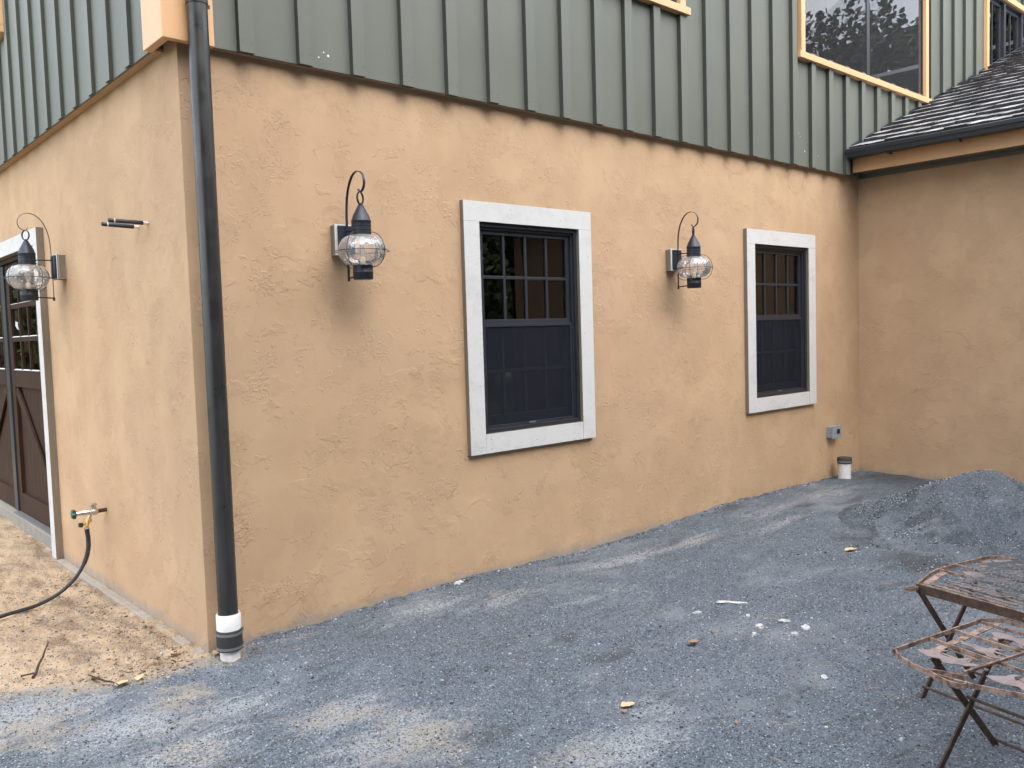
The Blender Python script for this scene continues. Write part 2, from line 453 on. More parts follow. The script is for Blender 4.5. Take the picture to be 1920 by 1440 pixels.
# ------------------------------------------------------------------ mesh helpers
class MB:
    def __init__(s):
        s.v, s.f, s.mi, s.smooth = [], [], [], []
    def add(s, vs, fs, mi=0, smooth=False):
        o = len(s.v)
        s.v += [tuple(p) for p in vs]
        for i, f in enumerate(fs):
            s.f.append(tuple(o + j for j in f))
            s.mi.append(mi[i] if isinstance(mi, (list, tuple)) else mi)
            s.smooth.append(smooth)
    def box(s, x0, x1, y0, y1, z0, z1, mi=0, side=None):
        vs = [(x0, y0, z0), (x1, y0, z0), (x1, y1, z0), (x0, y1, z0), (x0, y0, z1), (x1, y0, z1), (x1, y1, z1), (x0, y1, z1)]
        fs = [(0, 3, 2, 1), (4, 5, 6, 7), (0, 1, 5, 4), (1, 2, 6, 5), (2, 3, 7, 6), (3, 0, 4, 7)]
        m = mi
        if side is not None:      # side = (front face index, other material)
            m = [mi if i == side[0] else side[1] for i in range(6)]
        s.add(vs, fs, m)
    def bar(s, p, q, w, h, up=(0, 0, 1), mi=0):
        p, q = Vector(p), Vector(q)
        d = (q - p).normalized()
        sd = d.cross(Vector(up))
        if sd.length < 1e-5:
            sd = d.cross(Vector((1, 0, 0)))
        sd.normalize()
        u = sd.cross(d)
        vs = []
        for c in (p, q):
            for a, b in ((-1, -1), (1, -1), (1, 1), (-1, 1)):
                vs.append(c + sd * a * w / 2 + u * b * h / 2)
        s.add(vs, [(0, 1, 2, 3), (7, 6, 5, 4), (0, 4, 5, 1), (1, 5, 6, 2), (2, 6, 7, 3), (3, 7, 4, 0)], mi)
    def tube(s, pts, r, n=8, mi=0, caps=True, closed=False):
        pts = [Vector(p) for p in pts]
        N = len(pts)
        rr = r if isinstance(r, (list, tuple)) else [r] * N
        vs, fs = [], []
        prev = None
        for i, p in enumerate(pts):
            a = pts[(i - 1) % N] if closed else pts[max(i - 1, 0)]
            b = pts[(i + 1) % N] if closed else pts[min(i + 1, N - 1)]
            d = (b - a).normalized()
            if prev is None:
                t = Vector((0, 0, 1)) if abs(d.z) < 0.9 else Vector((1, 0, 0))
                sd = d.cross(t).normalized()
            else:
                sd = (prev - d * prev.dot(d))
                sd = sd.normalized() if sd.length > 1e-6 else d.cross(Vector((0, 0, 1))).normalized()
            prev = sd
            u = d.cross(sd)
            for j in range(n):
                t = 2 * math.pi * j / n
                vs.append(p + (sd * math.cos(t) + u * math.sin(t)) * rr[i])
        R = N if closed else N - 1
        for i in range(R):
            for j in range(n):
                a, b = i * n + j, i * n + (j + 1) % n
                c, d2 = ((i + 1) % N) * n + (j + 1) % n, ((i + 1) % N) * n + j
                fs.append((a, b, c, d2))
        if caps and not closed:
            fs.append(tuple(range(n - 1, -1, -1)))
            fs.append(tuple((N - 1) * n + j for j in range(n)))
        s.add(vs, fs, mi, True)
    def strap(s, pts, wvec, th):
        """flat strip following pts (bent in the plane normal to wvec)"""
        pts = [Vector(p) for p in pts]
        wv = Vector(wvec)
        vs, fs = [], []
        for i, p in enumerate(pts):
            d = (pts[min(i + 1, len(pts) - 1)] - pts[max(i - 1, 0)]).normalized()
            n = d.cross(wv.normalized())
            for a, b in ((-1, -1), (1, -1), (1, 1), (-1, 1)):
                vs.append(p + wv * (a / 2) + n * (b * th / 2))
        for i in range(len(pts) - 1):
            for j in range(4):
                fs.append((i * 4 + j, i * 4 + (j + 1) % 4, (i + 1) * 4 + (j + 1) % 4, (i + 1) * 4 + j))
        L = (len(pts) - 1) * 4
        fs += [(3, 2, 1, 0), (L, L + 1, L + 2, L + 3)]
        s.add(vs, fs)
    def lathe(s, prof, c=(0, 0, 0), n=32, mi=0, caps=True, axis='z'):
        vs, fs = [], []
        for r, z in prof:
            for j in range(n):
                t = 2 * math.pi * j / n
                a, b = r * math.cos(t), r * math.sin(t)
                v = (a, b, z) if axis == 'z' else ((z, a, b) if axis == 'x' else (a, z, b))
                vs.append((c[0] + v[0], c[1] + v[1], c[2] + v[2]))
        for i in range(len(prof) - 1):
            for j in range(n):
                fs.append((i * n + j, i * n + (j + 1) % n, (i + 1) * n + (j + 1) % n, (i + 1) * n + j))
        if caps:
            fs.append(tuple(range(n - 1, -1, -1)))
            fs.append(tuple((len(prof) - 1) * n + j for j in range(n)))
        s.add(vs, fs, mi, True)
    def prism(s, poly, fn, t0, t1, mi=0):
        """poly 2-D outline (ccw), fn(u, v, t) -> xyz"""
        n = len(poly)
        vs = [fn(u, v, t0) for u, v in poly] + [fn(u, v, t1) for u, v in poly]
        fs = [tuple(range(n - 1, -1, -1)), tuple(range(n, 2 * n))]
        fs += [(i, (i + 1) % n, n + (i + 1) % n, n + i) for i in range(n)]
        s.add(vs, fs, mi)
    def mesh(s, name, mats, bevel=0.0, segs=2, recalc=True):
        me = bpy.data.meshes.new(name)
        me.from_pydata([tuple(v) for v in s.v], [], s.f)
        for m in (mats if isinstance(mats, (list, tuple)) else [mats]):
            me.materials.append(m)
        me.polygons.foreach_set('material_index', s.mi)
        me.polygons.foreach_set('use_smooth', s.smooth)
        if recalc or bevel:
            bm = bmesh.new()
            bm.from_mesh(me)
            if recalc:
                bmesh.ops.recalc_face_normals(bm, faces=bm.faces)
            if bevel:
                es = [e for e in bm.edges if len(e.link_faces) == 2 and e.calc_face_angle(0) > 0.9]
                bmesh.ops.bevel(bm, geom=es, offset=bevel, segments=segs, affect='EDGES', profile=0.6, clamp_overlap=True)
            bm.to_mesh(me)
            bm.free()
        if any(s.smooth):
            try:
                me.set_sharp_from_angle(angle=math.radians(40))
            except Exception:
                pass
        me.update()
        return me
    def build(s, name, mats, parent=None, bevel=0.0, loc=None, **kw):
        return link(name, s.mesh(name, mats, bevel, **kw), parent, loc)

def link(name, me, parent=None, loc=None):
    o = bpy.data.objects.new(name, me)
    COL.objects.link(o)
    if parent is not None:
        o.parent = parent
    if loc is not None:
        o.location = loc
    return o

def tag(o, label=None, cat=None, group=None, kind=None):
    if label: o['label'] = label
    if cat: o['category'] = cat
    if group: o['group'] = group
    if kind: o['kind'] = kind
    return o

def empty(name, loc, label, cat, group=None, rotz=0.0):
    o = bpy.data.objects.new(name, None)
    COL.objects.link(o)
    o.location = loc
    o.rotation_euler = (0, 0, rotz)
    o.empty_display_size = 0.1
    return tag(o, label, cat, group)

def copy_tree(o, parent=None):
    c = o.copy()
    COL.objects.link(c)
    c.parent = parent
    for ch in list(o.children):
        copy_tree(ch, c)
    return c

def BX(name, x0, x1, y0, y1, z0, z1, mat, parent, bevel=0.003, **kw):
    b = MB()
    b.box(x0, x1, y0, y1, z0, z1, **kw)
    return b.build(name, mat, parent, bevel)

# ------------------------------------------------------------------ ground
def fbm(x, y, s, o=4):
    return mn.fractal(Vector((x * s, y * s, 0.37)), 0.9, 2.1, o)

_xb = [-1, 0.25, 0.7, 1.3, 1.99, 2.86, 3.77, 4.95, 6.18, 7.57, 12]
_zb = [-.150, -.135, -.142, -.116, -.118, -.148, -.142, -.085, -.088, -.116, -.10]
_yl = [-1, 0.03, .785, 1.64, 2.57, 3.03, 3.5, 5.5, 9]
_zl = [-.15, -.158, -.166, -.184, -.188, -.168, -.105, -.075, -.06]

def ground_grid(xs, ys):
    X, Y = np.meshgrid(xs, ys)
    zr = np.interp(X, _xb, _zb)
    zl = np.interp(Y, _yl, _zl)
    t = np.clip((0.35 - X) / 0.6, 0, 1) * np.clip((Y + 0.5) / 0.5, 0, 1)
    fall = np.exp(-np.clip(-Y, 0, 99) / 1.2)
    zr = zr * fall + (-0.13) * (1 - fall)
    fl = np.exp(-np.clip(-X, 0, 99) / 1.0)
    zl = zl * fl + (-0.14) * (1 - fl)
    return X, Y, zr * (1 - t) + zl * t

def make_ground():
    xs = np.concatenate([-np.geomspace(400, 3.2, 26), np.arange(-3.0, 0.3, 0.02), np.arange(0.3, 8.3, 0.028), np.geomspace(8.4, 420, 28)])
    ys = np.concatenate([-np.geomspace(400, 4.6, 26), np.arange(-4.4, 0.6, 0.025), np.arange(0.62, 6.4, 0.035), np.geomspace(6.5, 400, 26)])
    X, Y, Z = ground_grid(xs, ys)
    ny, nx = X.shape
    Zf = Z.ravel().copy()
    xf, yf = X.ravel(), Y.ravel()
    near = (xf > -3.1) & (xf < 8.4) & (yf > -4.5) & (yf < 6.5)
    sand = np.zeros(len(xf))
    # sand lies left of the house corner, its edge running out to the lower left
    edge = np.interp(xf, [-6, -1.2, -0.9, -0.55, -0.1, 0.12, 0.3], [1.2, 0.30, 0.15, -0.12, -0.10, -0.14, 0.25])
    sand = np.clip(0.5 + (yf - edge + .06) / 0.8, 0, 1) * (xf < 0.35)
    # dusty thin sand spots lower left
    for cx, cy, r, a in ((0.05, -1.25, .36, .50), (0.25, -1.75, .42, .50), (-0.35, -0.50, .36, .52), (-0.95, -0.35, .45, .55), (0.5, -2.3, .35, .42), (-.6, -.9, .35, .40), (1.75, -0.45, .40, .34), (1.0, -.35, .35, .30), (.3, -.6, .3, .34)):
        sand = np.maximum(sand, a * np.exp(-((xf - cx) ** 2 + (yf - cy) ** 2) / r ** 2))
    dust = np.zeros(len(xf)); damp = np.zeros(len(xf))
    for (cx, cy, rx, ry, a) in ((1.28, -.33, .5, .16, .8), (1.77, -.54, .45, .14, .7), (3.11, -.45, .7, .13, .9), (3.84, -.51, .5, .15, .8), (5.14, -.45, .7, .2, .6), (6.28, -.42, .7, .25, .7),
                               (-.93, -.17, .4, .3, 1.), (-.64, -.7, .4, .25, .9), (-.19, -.84, .3, .2, .8), (.14, -1.26, .35, .2, .9), (.17, -1.66, .4, .25, .9), (.78, -2.41, .4, .25, .9),
                               (1.15, -2.28, .3, .2, .6), (-.56, -1.13, .35, .25, .9), (.44, -.15, .3, .08, .6), (4.6, -.75, .6, .12, .6), (2.3, -.95, .8, .07, .6)):
        dust = np.maximum(dust, a * np.exp(-((xf - cx) / rx) ** 2 - ((yf - cy) / ry) ** 2))
    for (cx, cy, rx, ry, a) in ((4.89, -.13, .35, .14, 1.), (3.65, -.42, .3, .06, .8), (5.5, -.55, .3, .10, .9), (7.4, -.5, .5, .45, .9), (7.3, -1.0, .5, .3, .9), (4.78, -1.62, .5, .30, .8), (4.35, -2.1, .35, .35, 1.),
                               (2.73, -.2, .3, .06, .8), (1.79, -.10, .25, .05, .7), (1.67, -.9, .14, .04, .7), (.85, -.97, .09, .04, .8), (2.6, -2.7, .8, .5, .45), (1.9, -3.2, .6, .5, .5), (3.36, -2.0, .6, .4, .4),
                               (3.78, -.95, .35, .07, .6), (1.32, -2.21, .10, .05, .7), (.24, -.83, .2, .06, .6), (6.2, -.75, .3, .08, .7), (5.0, -.85, .25, .06, .7), (.6, -.04, .8, .03, .6), (3.2, -.04, 1.5, .035, .7)):
        damp = np.maximum(damp, a * np.exp(-((xf - cx) / rx) ** 2 - ((yf - cy) / ry) ** 2))
    grass = np.clip((np.hypot(xf - 2, yf + 1) - 10.5) / 1.2, 0, 1)
    for i in np.nonzero(near)[0]:
        x, y = xf[i], yf[i]
        if y > 0.1 and x > 0.2:
            continue
        s = sand[i]
        if y > -0.12 and x > 0.1:
            z = 0.013 * fbm(x, y, 6) + 0.010 * fbm(x + 9, y, 20, 3)
        else:
            z = 0.016 * fbm(x, y, 2.1) + 0.007 * fbm(x + 9, y, 11, 3)
        if s > 0.2:
            rough = min(1, (s - .2) * 1.6)
            z += rough * (0.016 * fbm(x + 3, y * 0.8, 7, 4) + 0.006 * fbm(x, y + 5, 30, 2))
        # shallow wheel/rake line
        dl = abs((y + 1.02) - 0.10 * (x - 2.5))
        if 1.4 < x < 5.0:
            z -= 0.010 * math.exp(-(dl / .04) ** 2) - 0.008 * math.exp(-((dl - .09) / .05) ** 2)
        Zf[i] += z
    me = bpy.data.meshes.new('ground')
    idx = np.arange(ny * nx).reshape(ny, nx)
    q = np.stack([idx[:-1, :-1], idx[:-1, 1:], idx[1:, 1:], idx[1:, :-1]], -1).reshape(-1, 4)
    me.vertices.add(len(xf))
    me.vertices.foreach_set('co', np.stack([xf, yf, Zf], -1).ravel())
    me.loops.add(q.size)
    me.loops.foreach_set('vertex_index', q.ravel())
    me.polygons.add(len(q))
    me.polygons.foreach_set('loop_start', np.arange(len(q)) * 4)
    me.polygons.foreach_set('use_smooth', np.ones(len(q), bool))
    for nm, arr in (('sand', sand), ('grass', grass), ('dust', dust), ('damp', damp)):
        a = me.attributes.new(nm, 'FLOAT', 'POINT')
        a.data.foreach_set('value', arr.astype(np.float32))
    me.materials.append(M['ground'])
    me.update(calc_edges=True)
    me.validate()
    o = link('ground', me)
    tag(o, kind='structure')
    return xs, ys, Zf.reshape(ny, nx)

GX, GY, GZ = make_ground()

def gz(x, y):
    i = min(max(np.searchsorted(GX, x) - 1, 0), len(GX) - 2)
    j = min(max(np.searchsorted(GY, y) - 1, 0), len(GY) - 2)
    u = (x - GX[i]) / (GX[i + 1] - GX[i])
    v = (y - GY[j]) / (GY[j + 1] - GY[j])
    return float((GZ[j, i] * (1 - u) + GZ[j, i + 1] * u) * (1 - v) + (GZ[j + 1, i] * (1 - u) + GZ[j + 1, i + 1] * u) * v)

# ------------------------------------------------------------------ house
H = 3.235           # underside of the siding
L = 7.709           # inner corner
SY, SX = -0.0564, -0.0692   # siding planes
house = empty('house', (0, 0, 0), 'tan stucco house with green board and batten upper storey', 'house')

def wall(name, axis, u0, u1, v0, v1, holes, face, back, mat, top=None):
    """axis 'x': wall in the xz plane, face/back are y; axis 'y': in the yz plane, face/back are x"""
    us = sorted({u0, u1} | {h[0] for h in holes} | {h[1] for h in holes})
    vs = sorted({v0, v1} | {h[2] for h in holes} | {h[3] for h in holes})
    P = (lambda u, v, t: (u, t, v)) if axis == 'x' else (lambda u, v, t: (t, u, v))
    b = MB()
    inh = lambda a, c: any(h[0] - 1e-6 <= a <= h[1] + 1e-6 and h[2] - 1e-6 <= c <= h[3] + 1e-6 for h in holes)
    for i in range(len(us) - 1):
        for j in range(len(vs) - 1):
            if inh((us[i] + us[i + 1]) / 2, (vs[j] + vs[j + 1]) / 2):
                continue
            for t in (face, back):
                b.add([P(us[i], vs[j], t), P(us[i + 1], vs[j], t), P(us[i + 1], vs[j + 1], t), P(us[i], vs[j + 1], t)], [(0, 1, 2, 3)])
    for (a, c, d, e) in [(u0, u1, v0, v1)] + list(holes):
        ring = [(a, d), (c, d), (c, e), (a, e)]
        for k in range(4):
            p, q = ring[k], ring[(k + 1) % 4]
            b.add([P(*p, face), P(*q, face), P(*q, back), P(*p, back)], [(0, 1, 2, 3)])
    me = b.mesh(name, mat, recalc=False)
    bm = bmesh.new()
    bm.from_mesh(me)
    bmesh.ops.remove_doubles(bm, verts=bm.verts, dist=1e-5)
    bmesh.ops.recalc_face_normals(bm, faces=bm.faces)
    bm.to_mesh(me)
    bm.free()
    return link(name, me, house)

W1 = (2.056, 3.064, 0.889, 2.402)
W2 = (5.533, 6.541, 0.889, 2.402)
DOOR = (3.165, 6.60, -0.16, 2.445)
wall('front_wall', 'x', 0.0, L, -0.5, 3.40, [W1, W2], 0.0, 0.22, M['stucco'])
wall('side_wall', 'y', 0.22, 9.0, -0.5, 3.40, [DOOR], 0.0, 0.22, M['stucco'])
# thin return so that the corner closes on the side face
BX('corner_return', 0.0, 0.002, 0.0, 0.22, -0.5, 3.40, M['stucco'], house, 0)
bpy.data.objects['corner_return'].location.x = -0.002

# wing to the right: wall and gable end in one prism
b = MB()
zr0 = 3.55
poly = [(L, -0.5), (14.0, -0.5), (14.0, zr0 + 0.39 * (14.0 - L)), (L, zr0)]
b.prism(poly, lambda u, v, t: (u, t, v), -5.8, -0.001)
b.build('wing_wall', M['stucco'], house)

# ---- siding
def siding(name_parent, axis, edges, z0, z1, plane, wins, phase, first, last):
    """boards 0.365 wide with battens over the joints; boards and battens are sub-parts of the sheathing"""
    P = (lambda u0, u1, t0, t1, a, c: (u0, u1, plane + t0, plane + t1, a, c)) if axis == 'x' else \
        (lambda u0, u1, t0, t1, a, c: (plane + t0, plane + t1, u0, u1, a, c))
    sh = bpy.data.objects[name_parent]
    BW, PITCH = 0.088, 0.3655
    BT = 0.040 if axis == 'x' else 0.024
    joints = []
    u = phase
    while u < last:
        if u > first:
            joints.append(u)
        u += PITCH
    pts = [first] + joints + [last]
    cuts = lambda u0, u1: [w for w in wins if w[0] < u1 - 1e-4 and w[1] > u0 + 1e-4]
    def pieces(u0, u1, pad):
        segs = [(z0, z1)]
        for w in cuts(u0, u1):
            nx = []
            for a, c in segs:
                if w[3] <= a or w[2] >= c:
                    nx.append((a, c)); continue
                if w[2] - pad > a: nx.append((a, w[2] - pad))
                if w[3] + pad < c: nx.append((w[3] + pad, c))
            segs = nx
        return segs
    for a, c in zip(pts[:-1], pts[1:]):
        sub = sorted({a + .001, c - .001} | {w[i] for w in cuts(a, c) for i in (0, 1) if a < w[i] < c})
        for p, q in zip(sub[:-1], sub[1:]):
            if q - p < 0.004: continue
            for zz0, zz1 in pieces(p, q, 0):
                BX('board', *P(p, q, 0.0, 0.016, zz0, zz1), M['siding'], sh, 0)
    for u in joints:
        jit = random.uniform(-.003, .003)
        for k, (zz0, zz1) in enumerate(pieces(u - BW / 2, u + BW / 2, 0.0)):
            low = zz0 - (random.uniform(0.004, 0.012) if zz0 == z0 else 0)
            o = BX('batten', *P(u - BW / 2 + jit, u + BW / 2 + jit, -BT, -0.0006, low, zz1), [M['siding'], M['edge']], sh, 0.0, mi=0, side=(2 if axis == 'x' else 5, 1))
            if zz0 == z0 and u < 3.0:
                n = MB()
                for du in (-.028, .028):
                    if axis == 'x':
                        n.lathe([(0.0028, -0.0018), (0.0028, 0.001)], (u + du + jit, plane - BT, z0 + .055 + random.uniform(-.008, .008)), 8, axis='y')
                if n.v: n.build('nail', M['nail'], sh)

Z2 = 7.0
U1 = (3.10, 4.40, 4.375, 5.9)     # (x0, x1, z0, z1) outer casing
U2 = (6.32, 9.36, 4.365, 5.95)
U3 = (11.28, 15.0, 4.42, 6.25)
UL = (3.49, 4.7, 4.30, 5.9)
# sheathing behind the boards
def sheath(name, axis, u0, u1, holes, face, back):
    return wall(name, axis, u0, u1, H + .02, Z2, holes, face, back, M['siding'])
ins = lambda w, d=.05: (w[0] + d, w[1] - d, w[2] + d, w[3] - d)
sheath('front_siding', 'x', 0.02, 16.0, [ins(U1), ins(U2), ins(U3)], SY + .018, 0.20)
sheath('side_siding', 'y', 0.20, 9.0, [ins(UL)], SX + .018, 0.20)
siding('front_siding', 'x', None, H, Z2, SY, [ins(U1, .03), ins(U2, .03), ins(U3, .03)], 0.317 + .044 - 0.3655 * 1, 0.165, 15.9)
siding('side_siding', 'y', None, H, Z2, SX, [ins(UL, .03)], 0.491 + .044 - 0.3655, 0.19, 8.9)
# drip edge under the boards, the horizontal closing strip
BX('soffit_strip', 0.02, L - .3, SY + .018, 0.0, H + .004, H + .02, M['stucco'], house, 0)
BX('soffit_strip', SX + .018, 0.0, 0.20, 8.9, H + .004, H + .02, M['stucco'], house, 0)
# corner board, two faces mitred
b = MB()
b.prism([(-0.112, -0.099), (0.17, -0.099), (0.17, -0.054), (-0.066, -0.054), (-0.066, 0.20), (-0.112, 0.20)], lambda u, v, t: (u, v, t), 3.222, Z2)
b.build('corner_board', M['peach'], house, 0.004)
BX('corner_block', -0.064, 0.165, -0.0525, 0.0, 3.25, 3.28, M['stucco'], house, 0)
# putty marks
for px, pz in ((0.83, 3.30), (0.865, 3.335), (0.895, 3.32), (6.33, 3.56), (6.36, 3.53), (6.45, 3.39), (6.55, 3.375), (6.72, 3.37)):
    pb = MB()
    pb.lathe([(random.uniform(.004, .009), -.0012), (.004, -.002)], (0, 0, 0), 7, axis='y')
    pb.build('putty_mark', M['putty'], house, loc=(px, SY + (-.0004 if True else 0), pz))

# ---- ground floor windows
def ground_window(w, xl):
    x0, x1, z0, z1 = w
    ob = MB()          # frame is the part, everything else its sub-parts
    fw = 0.030
    ya, yb = -0.012, 0.115
    ob.box(x0, x0 + fw, ya, yb, z0, z1); ob.box(x1 - fw, x1, ya, yb, z0, z1)
    ob.box(x0 + fw, x1 - fw, ya, yb, z1 - fw, z1); ob.box(x0 + fw, x1 - fw, ya, yb, z0, z0 + fw)
    # inner stop bead
    g = 0.018
    ob.box(x0 + fw, x0 + fw + g, ya + .02, yb - .01, z0 + fw, z1 - fw); ob.box(x1 - fw - g, x1 - fw, ya + .02, yb - .01, z0 + fw, z1 - fw)
    ob.box(x0 + fw + g, x1 - fw - g, ya + .02, yb - .01, z1 - fw - g, z1 - fw)
    win = ob.build('window', M['sash'], house, 0.002)
    # whitewashed surround
    tw, T = 0.140, 0.040
    fm = [M['white'], M['raw']]
    X0, X1, Z0, Z1 = x0 - tw, x1 + tw, z0 - tw + .002, z1 + tw
    for nm, bx in (('casing_board', (X0, X1, -T, -0.001, z1, Z1)), ('casing_board', (X0, x0, -T, -0.001, Z0, z1 - .0015)),
                   ('casing_board', (x1, X1, -T, -0.001, Z0, z1 - .0015)), ('casing_board', (x0 + .0015, x1 - .0015, -T + .001, -0.001, Z0, z0))):
        o = BX(nm, *bx, fm, win, 0.0, mi=0, side=(2, 1))
    nb = MB()
    for (nx, nz) in [(X0 + .03, z0 + .05), (X0 + .10, z0 + .35), (X0 + .10, z0 + 1.0), (X1 - .04, z0 + .1), (X1 - .1, z0 + .7), (X1 - .04, z0 + 1.3),
                     (x0 + .05, Z0 + .03), (x0 + .05, Z0 + .10), (x1 - .06, Z0 + .05), (x0 + .5, Z0 + .05), (x0 + .3, Z1 - .04), (x1 - .2, Z1 - .09), (X0 + .11, Z0 + .05)]:
        nb.lathe([(0.003, -T - .0012), (0.003, -T + .002)], (nx, 0, nz), 8, axis='y')
    nb.build('nail_heads', M['nail'], win)
    i0, i1 = x0 + fw + g, x1 - fw - g
    zm = 1.665
    def sash(nm, sx0, sx1, sz0, sz1, y0, y1, stile, top, bot):
        s = MB()
        s.box(sx0, sx0 + stile, y0, y1, sz0, sz1); s.box(sx1 - stile, sx1, y0, y1, sz0, sz1)
        s.box(sx0 + stile, sx1 - stile, y0, y1, sz1 - top, sz1); s.box(sx0 + stile, sx1 - stile, y0, y1, sz0, sz0 + bot)
        s.build(nm, M['sash'], win, 0.002)
        gx0, gx1, gz0, gz1 = sx0 + stile, sx1 - stile, sz0 + bot, sz1 - top
        yc = (y0 + y1) / 2
        mw = 0.022
        cw = (gx1 - gx0 - 3 * mw) / 4
        hz = (gz0 + gz1) / 2
        for k in range(3):
            xm = gx0 + (k + 1) * cw + k * mw
            BX('muntin', xm, xm + mw, y0 + .006, y1 - .004, gz0, gz1, M['sash'], win, 0.002)
        for k in range(4):
            xa = gx0 + k * (cw + mw)
            BX('muntin', xa, xa + cw, y0 + .006, y1 - .004, hz - mw / 2, hz + mw / 2, M['sash'], win, 0.002)
            for za, zb in ((gz0, hz - mw / 2), (hz + mw / 2, gz1)):
                p = MB()
                p.box(xa, xa + cw, yc + .002, yc + .006, za, zb)
                p.build('pane', M['glass'], win)
    sash('upper_sash', i0, i1, zm, z1 - fw - g, 0.030, 0.062, 0.034, 0.030, 0.045)
    sash('lower_sash', i0, i1, z0 + fw, zm + .035, 0.066, 0.098, 0.034, 0.045, 0.085)
    # insect screen in front of the lower sash
    s = MB()
    s.box(i0 + .004, i0 + .022, 0.012, 0.026, z0 + fw, zm + .012); s.box(i1 - .022, i1 - .004, 0.012, 0.026, z0 + fw, zm + .012)
    s.box(i0 + .022, i1 - .022, 0.012, 0.026, zm - .010, zm + .012); s.box(i0 + .022, i1 - .022, 0.012, 0.026, z0 + fw, z0 + fw + .02)
    s.build('screen_frame', M['sash'], win, 0.0015)
    s = MB()
    s.box(i0 + .022, i1 - .022, 0.0185, 0.0192, z0 + fw + .02, zm - .010)
    s.build('insect_screen', M['screen'], win)
    # latch on the bottom rail
    s = MB()
    xc = (x0 + x1) / 2
    s.box(xc - .035, xc + .035, 0.006, 0.012, z0 + fw + .006, z0 + fw + .018)
    s.build('latch', M['steelband'], win, 0.002)
    return win
win1 = ground_window(W1, 0)
win2 = ground_window(W2, 1)
win1['label'] = 'nearer black sash window in a whitewashed surround'
win2['label'] = 'farther black sash window in a whitewashed surround'
# room lining behind the panes
for w in (W1, W2):
    b = MB()
    xa, xb, za, zb, ya, yb = w[0] - .5, w[1] + .5, w[2] - .4, w[3] + .3, 0.225, 1.1
    b.box(xa, xb, yb, yb + .02, za, zb); b.box(xa - .02, xa, ya, yb, za, zb); b.box(xb, xb + .02, ya, yb, za, zb)
    b.box(xa, xb, ya, yb, za - .02, za); b.box(xa, xb, ya, yb, zb, zb + .02)
    b.build('room_lining', M['room'], house)

# ---- upper windows with peach casing
def upper_window(w, axis, plane, mull, sign=-1, horn=True):
    u0, u1, z0, z1 = w
    P = (lambda a, c, t0, t1, d, e: (a, c, plane + t0, plane + t1, d, e)) if axis == 'x' else \
        (lambda a, c, t0, t1, d, e: (plane + t0, plane + t1, a, c, d, e))
    cw, sh = 0.075, 0.062
    b = MB()
    b.box(*P(u0 + cw, u0 + cw + .03, -.012, .10, z0 + .005, z1 - cw)); b.box(*P(u1 - cw - .03, u1 - cw, -.012, .10, z0 + .005, z1 - cw))
    b.box(*P(u0 + cw + .03, u1 - cw - .03, -.012, .10, z1 - cw - .03, z1 - cw)); b.box(*P(u0 + cw + .03, u1 - cw - .03, -.012, .10, z0 + .005, z0 + .04))
    win = b.build('upper_window', M['sash'], house, 0.002)
    BX('casing_board', *P(u0, u0 + cw, -.052, -.001, z0 + .001, z1), M['peach'], win)
    BX('casing_board', *P(u1 - cw, u1, -.052, -.001, z0 + .001, z1), M['peach'], win)
    BX('casing_board', *P(u0 + cw, u1 - cw, -.052, -.001, z1 - cw, z1), M['peach'], win)
    e = 0.05 if horn else 0
    BX('sill', *P(u0 - e, u1 + e, -.068, -.001, z0 - sh, z0), M['peach'], win)
    a0, a1, c0, c1 = u0 + cw + .03, u1 - cw - .03, z0 + .04, z1 - cw - .03
    n = mull
    mw = 0.07
    ww = (a1 - a0 - (n - 1) * mw) / n
    for k in range(n):
        x0 = a0 + k * (ww + mw)
        if k < n - 1:
            BX('mullion', *P(x0 + ww, x0 + ww + mw, -.012, .09, c0, c1), M['sash'], win)
        s = MB()
        st = .055
        s.box(*P(x0, x0 + st, .03, .07, c0, c1)); s.box(*P(x0 + ww - st, x0 + ww, .03, .07, c0, c1))
        s.box(*P(x0 + st, x0 + ww - st, .03, .07, c1 - st, c1)); s.box(*P(x0 + st, x0 + ww - st, .03, .07, c0, c0 + st))
        s.build('sash', M['sash'], win, 0.002)
        cols = max(2, round(ww / 0.33))
        bw = (ww - 2 * st - (cols - 1) * .026) / cols
        zh = c0 + (c1 - c0) * .42
        for i in range(cols):
            xa = x0 + st + i * (bw + .026)
            if i < cols - 1:
                BX('muntin', *P(xa + bw, xa + bw + .026, .036, .064, c0 + st, c1 - st), M['sash'], win, 0.002)
            BX('muntin', *P(xa, xa + bw, .036, .064, zh - .013, zh + .013), M['sash'], win, 0.002)
            for za, zb in ((c0 + st, zh - .013), (zh + .013, c1 - st)):
                p = MB()
                p.box(*P(xa, xa + bw, .047, .051, za, zb))
                p.build('pane', M['glass'], win)
    # dark room behind
    b = MB()
    d0, d1, f0, f1 = u0 - .2, u1 + .2, z0 - .3, z1 + .3
    b.box(*P(d0, d1, .90, .92, f0, f1)); b.box(*P(d0 - .02, d0, .27, .90, f0, f1)); b.box(*P(d1, d1 + .02, .27, .90, f0, f1))
    b.box(*P(d0, d1, .27, .90, f0 - .02, f0)); b.box(*P(d0, d1, .27, .90, f1, f1 + .02))
    b.build('room_lining', M['room'], house)
    return win
u = upper_window(U1, 'x', SY, 1)
u = upper_window(U2, 'x', SY, 2)
for k in range(2):
    x0 = 6.43 + k * 1.42
    s = MB()
    s.box(x0 + .01, x0 + 1.39, SY - .004, SY + .001, 4.412, 5.84)
    s.build('storm_pane', M['storm'], u)
u3 = upper_window(U3, 'x', SY, 5)
upper_window(UL, 'y', SX, 1, horn=False)

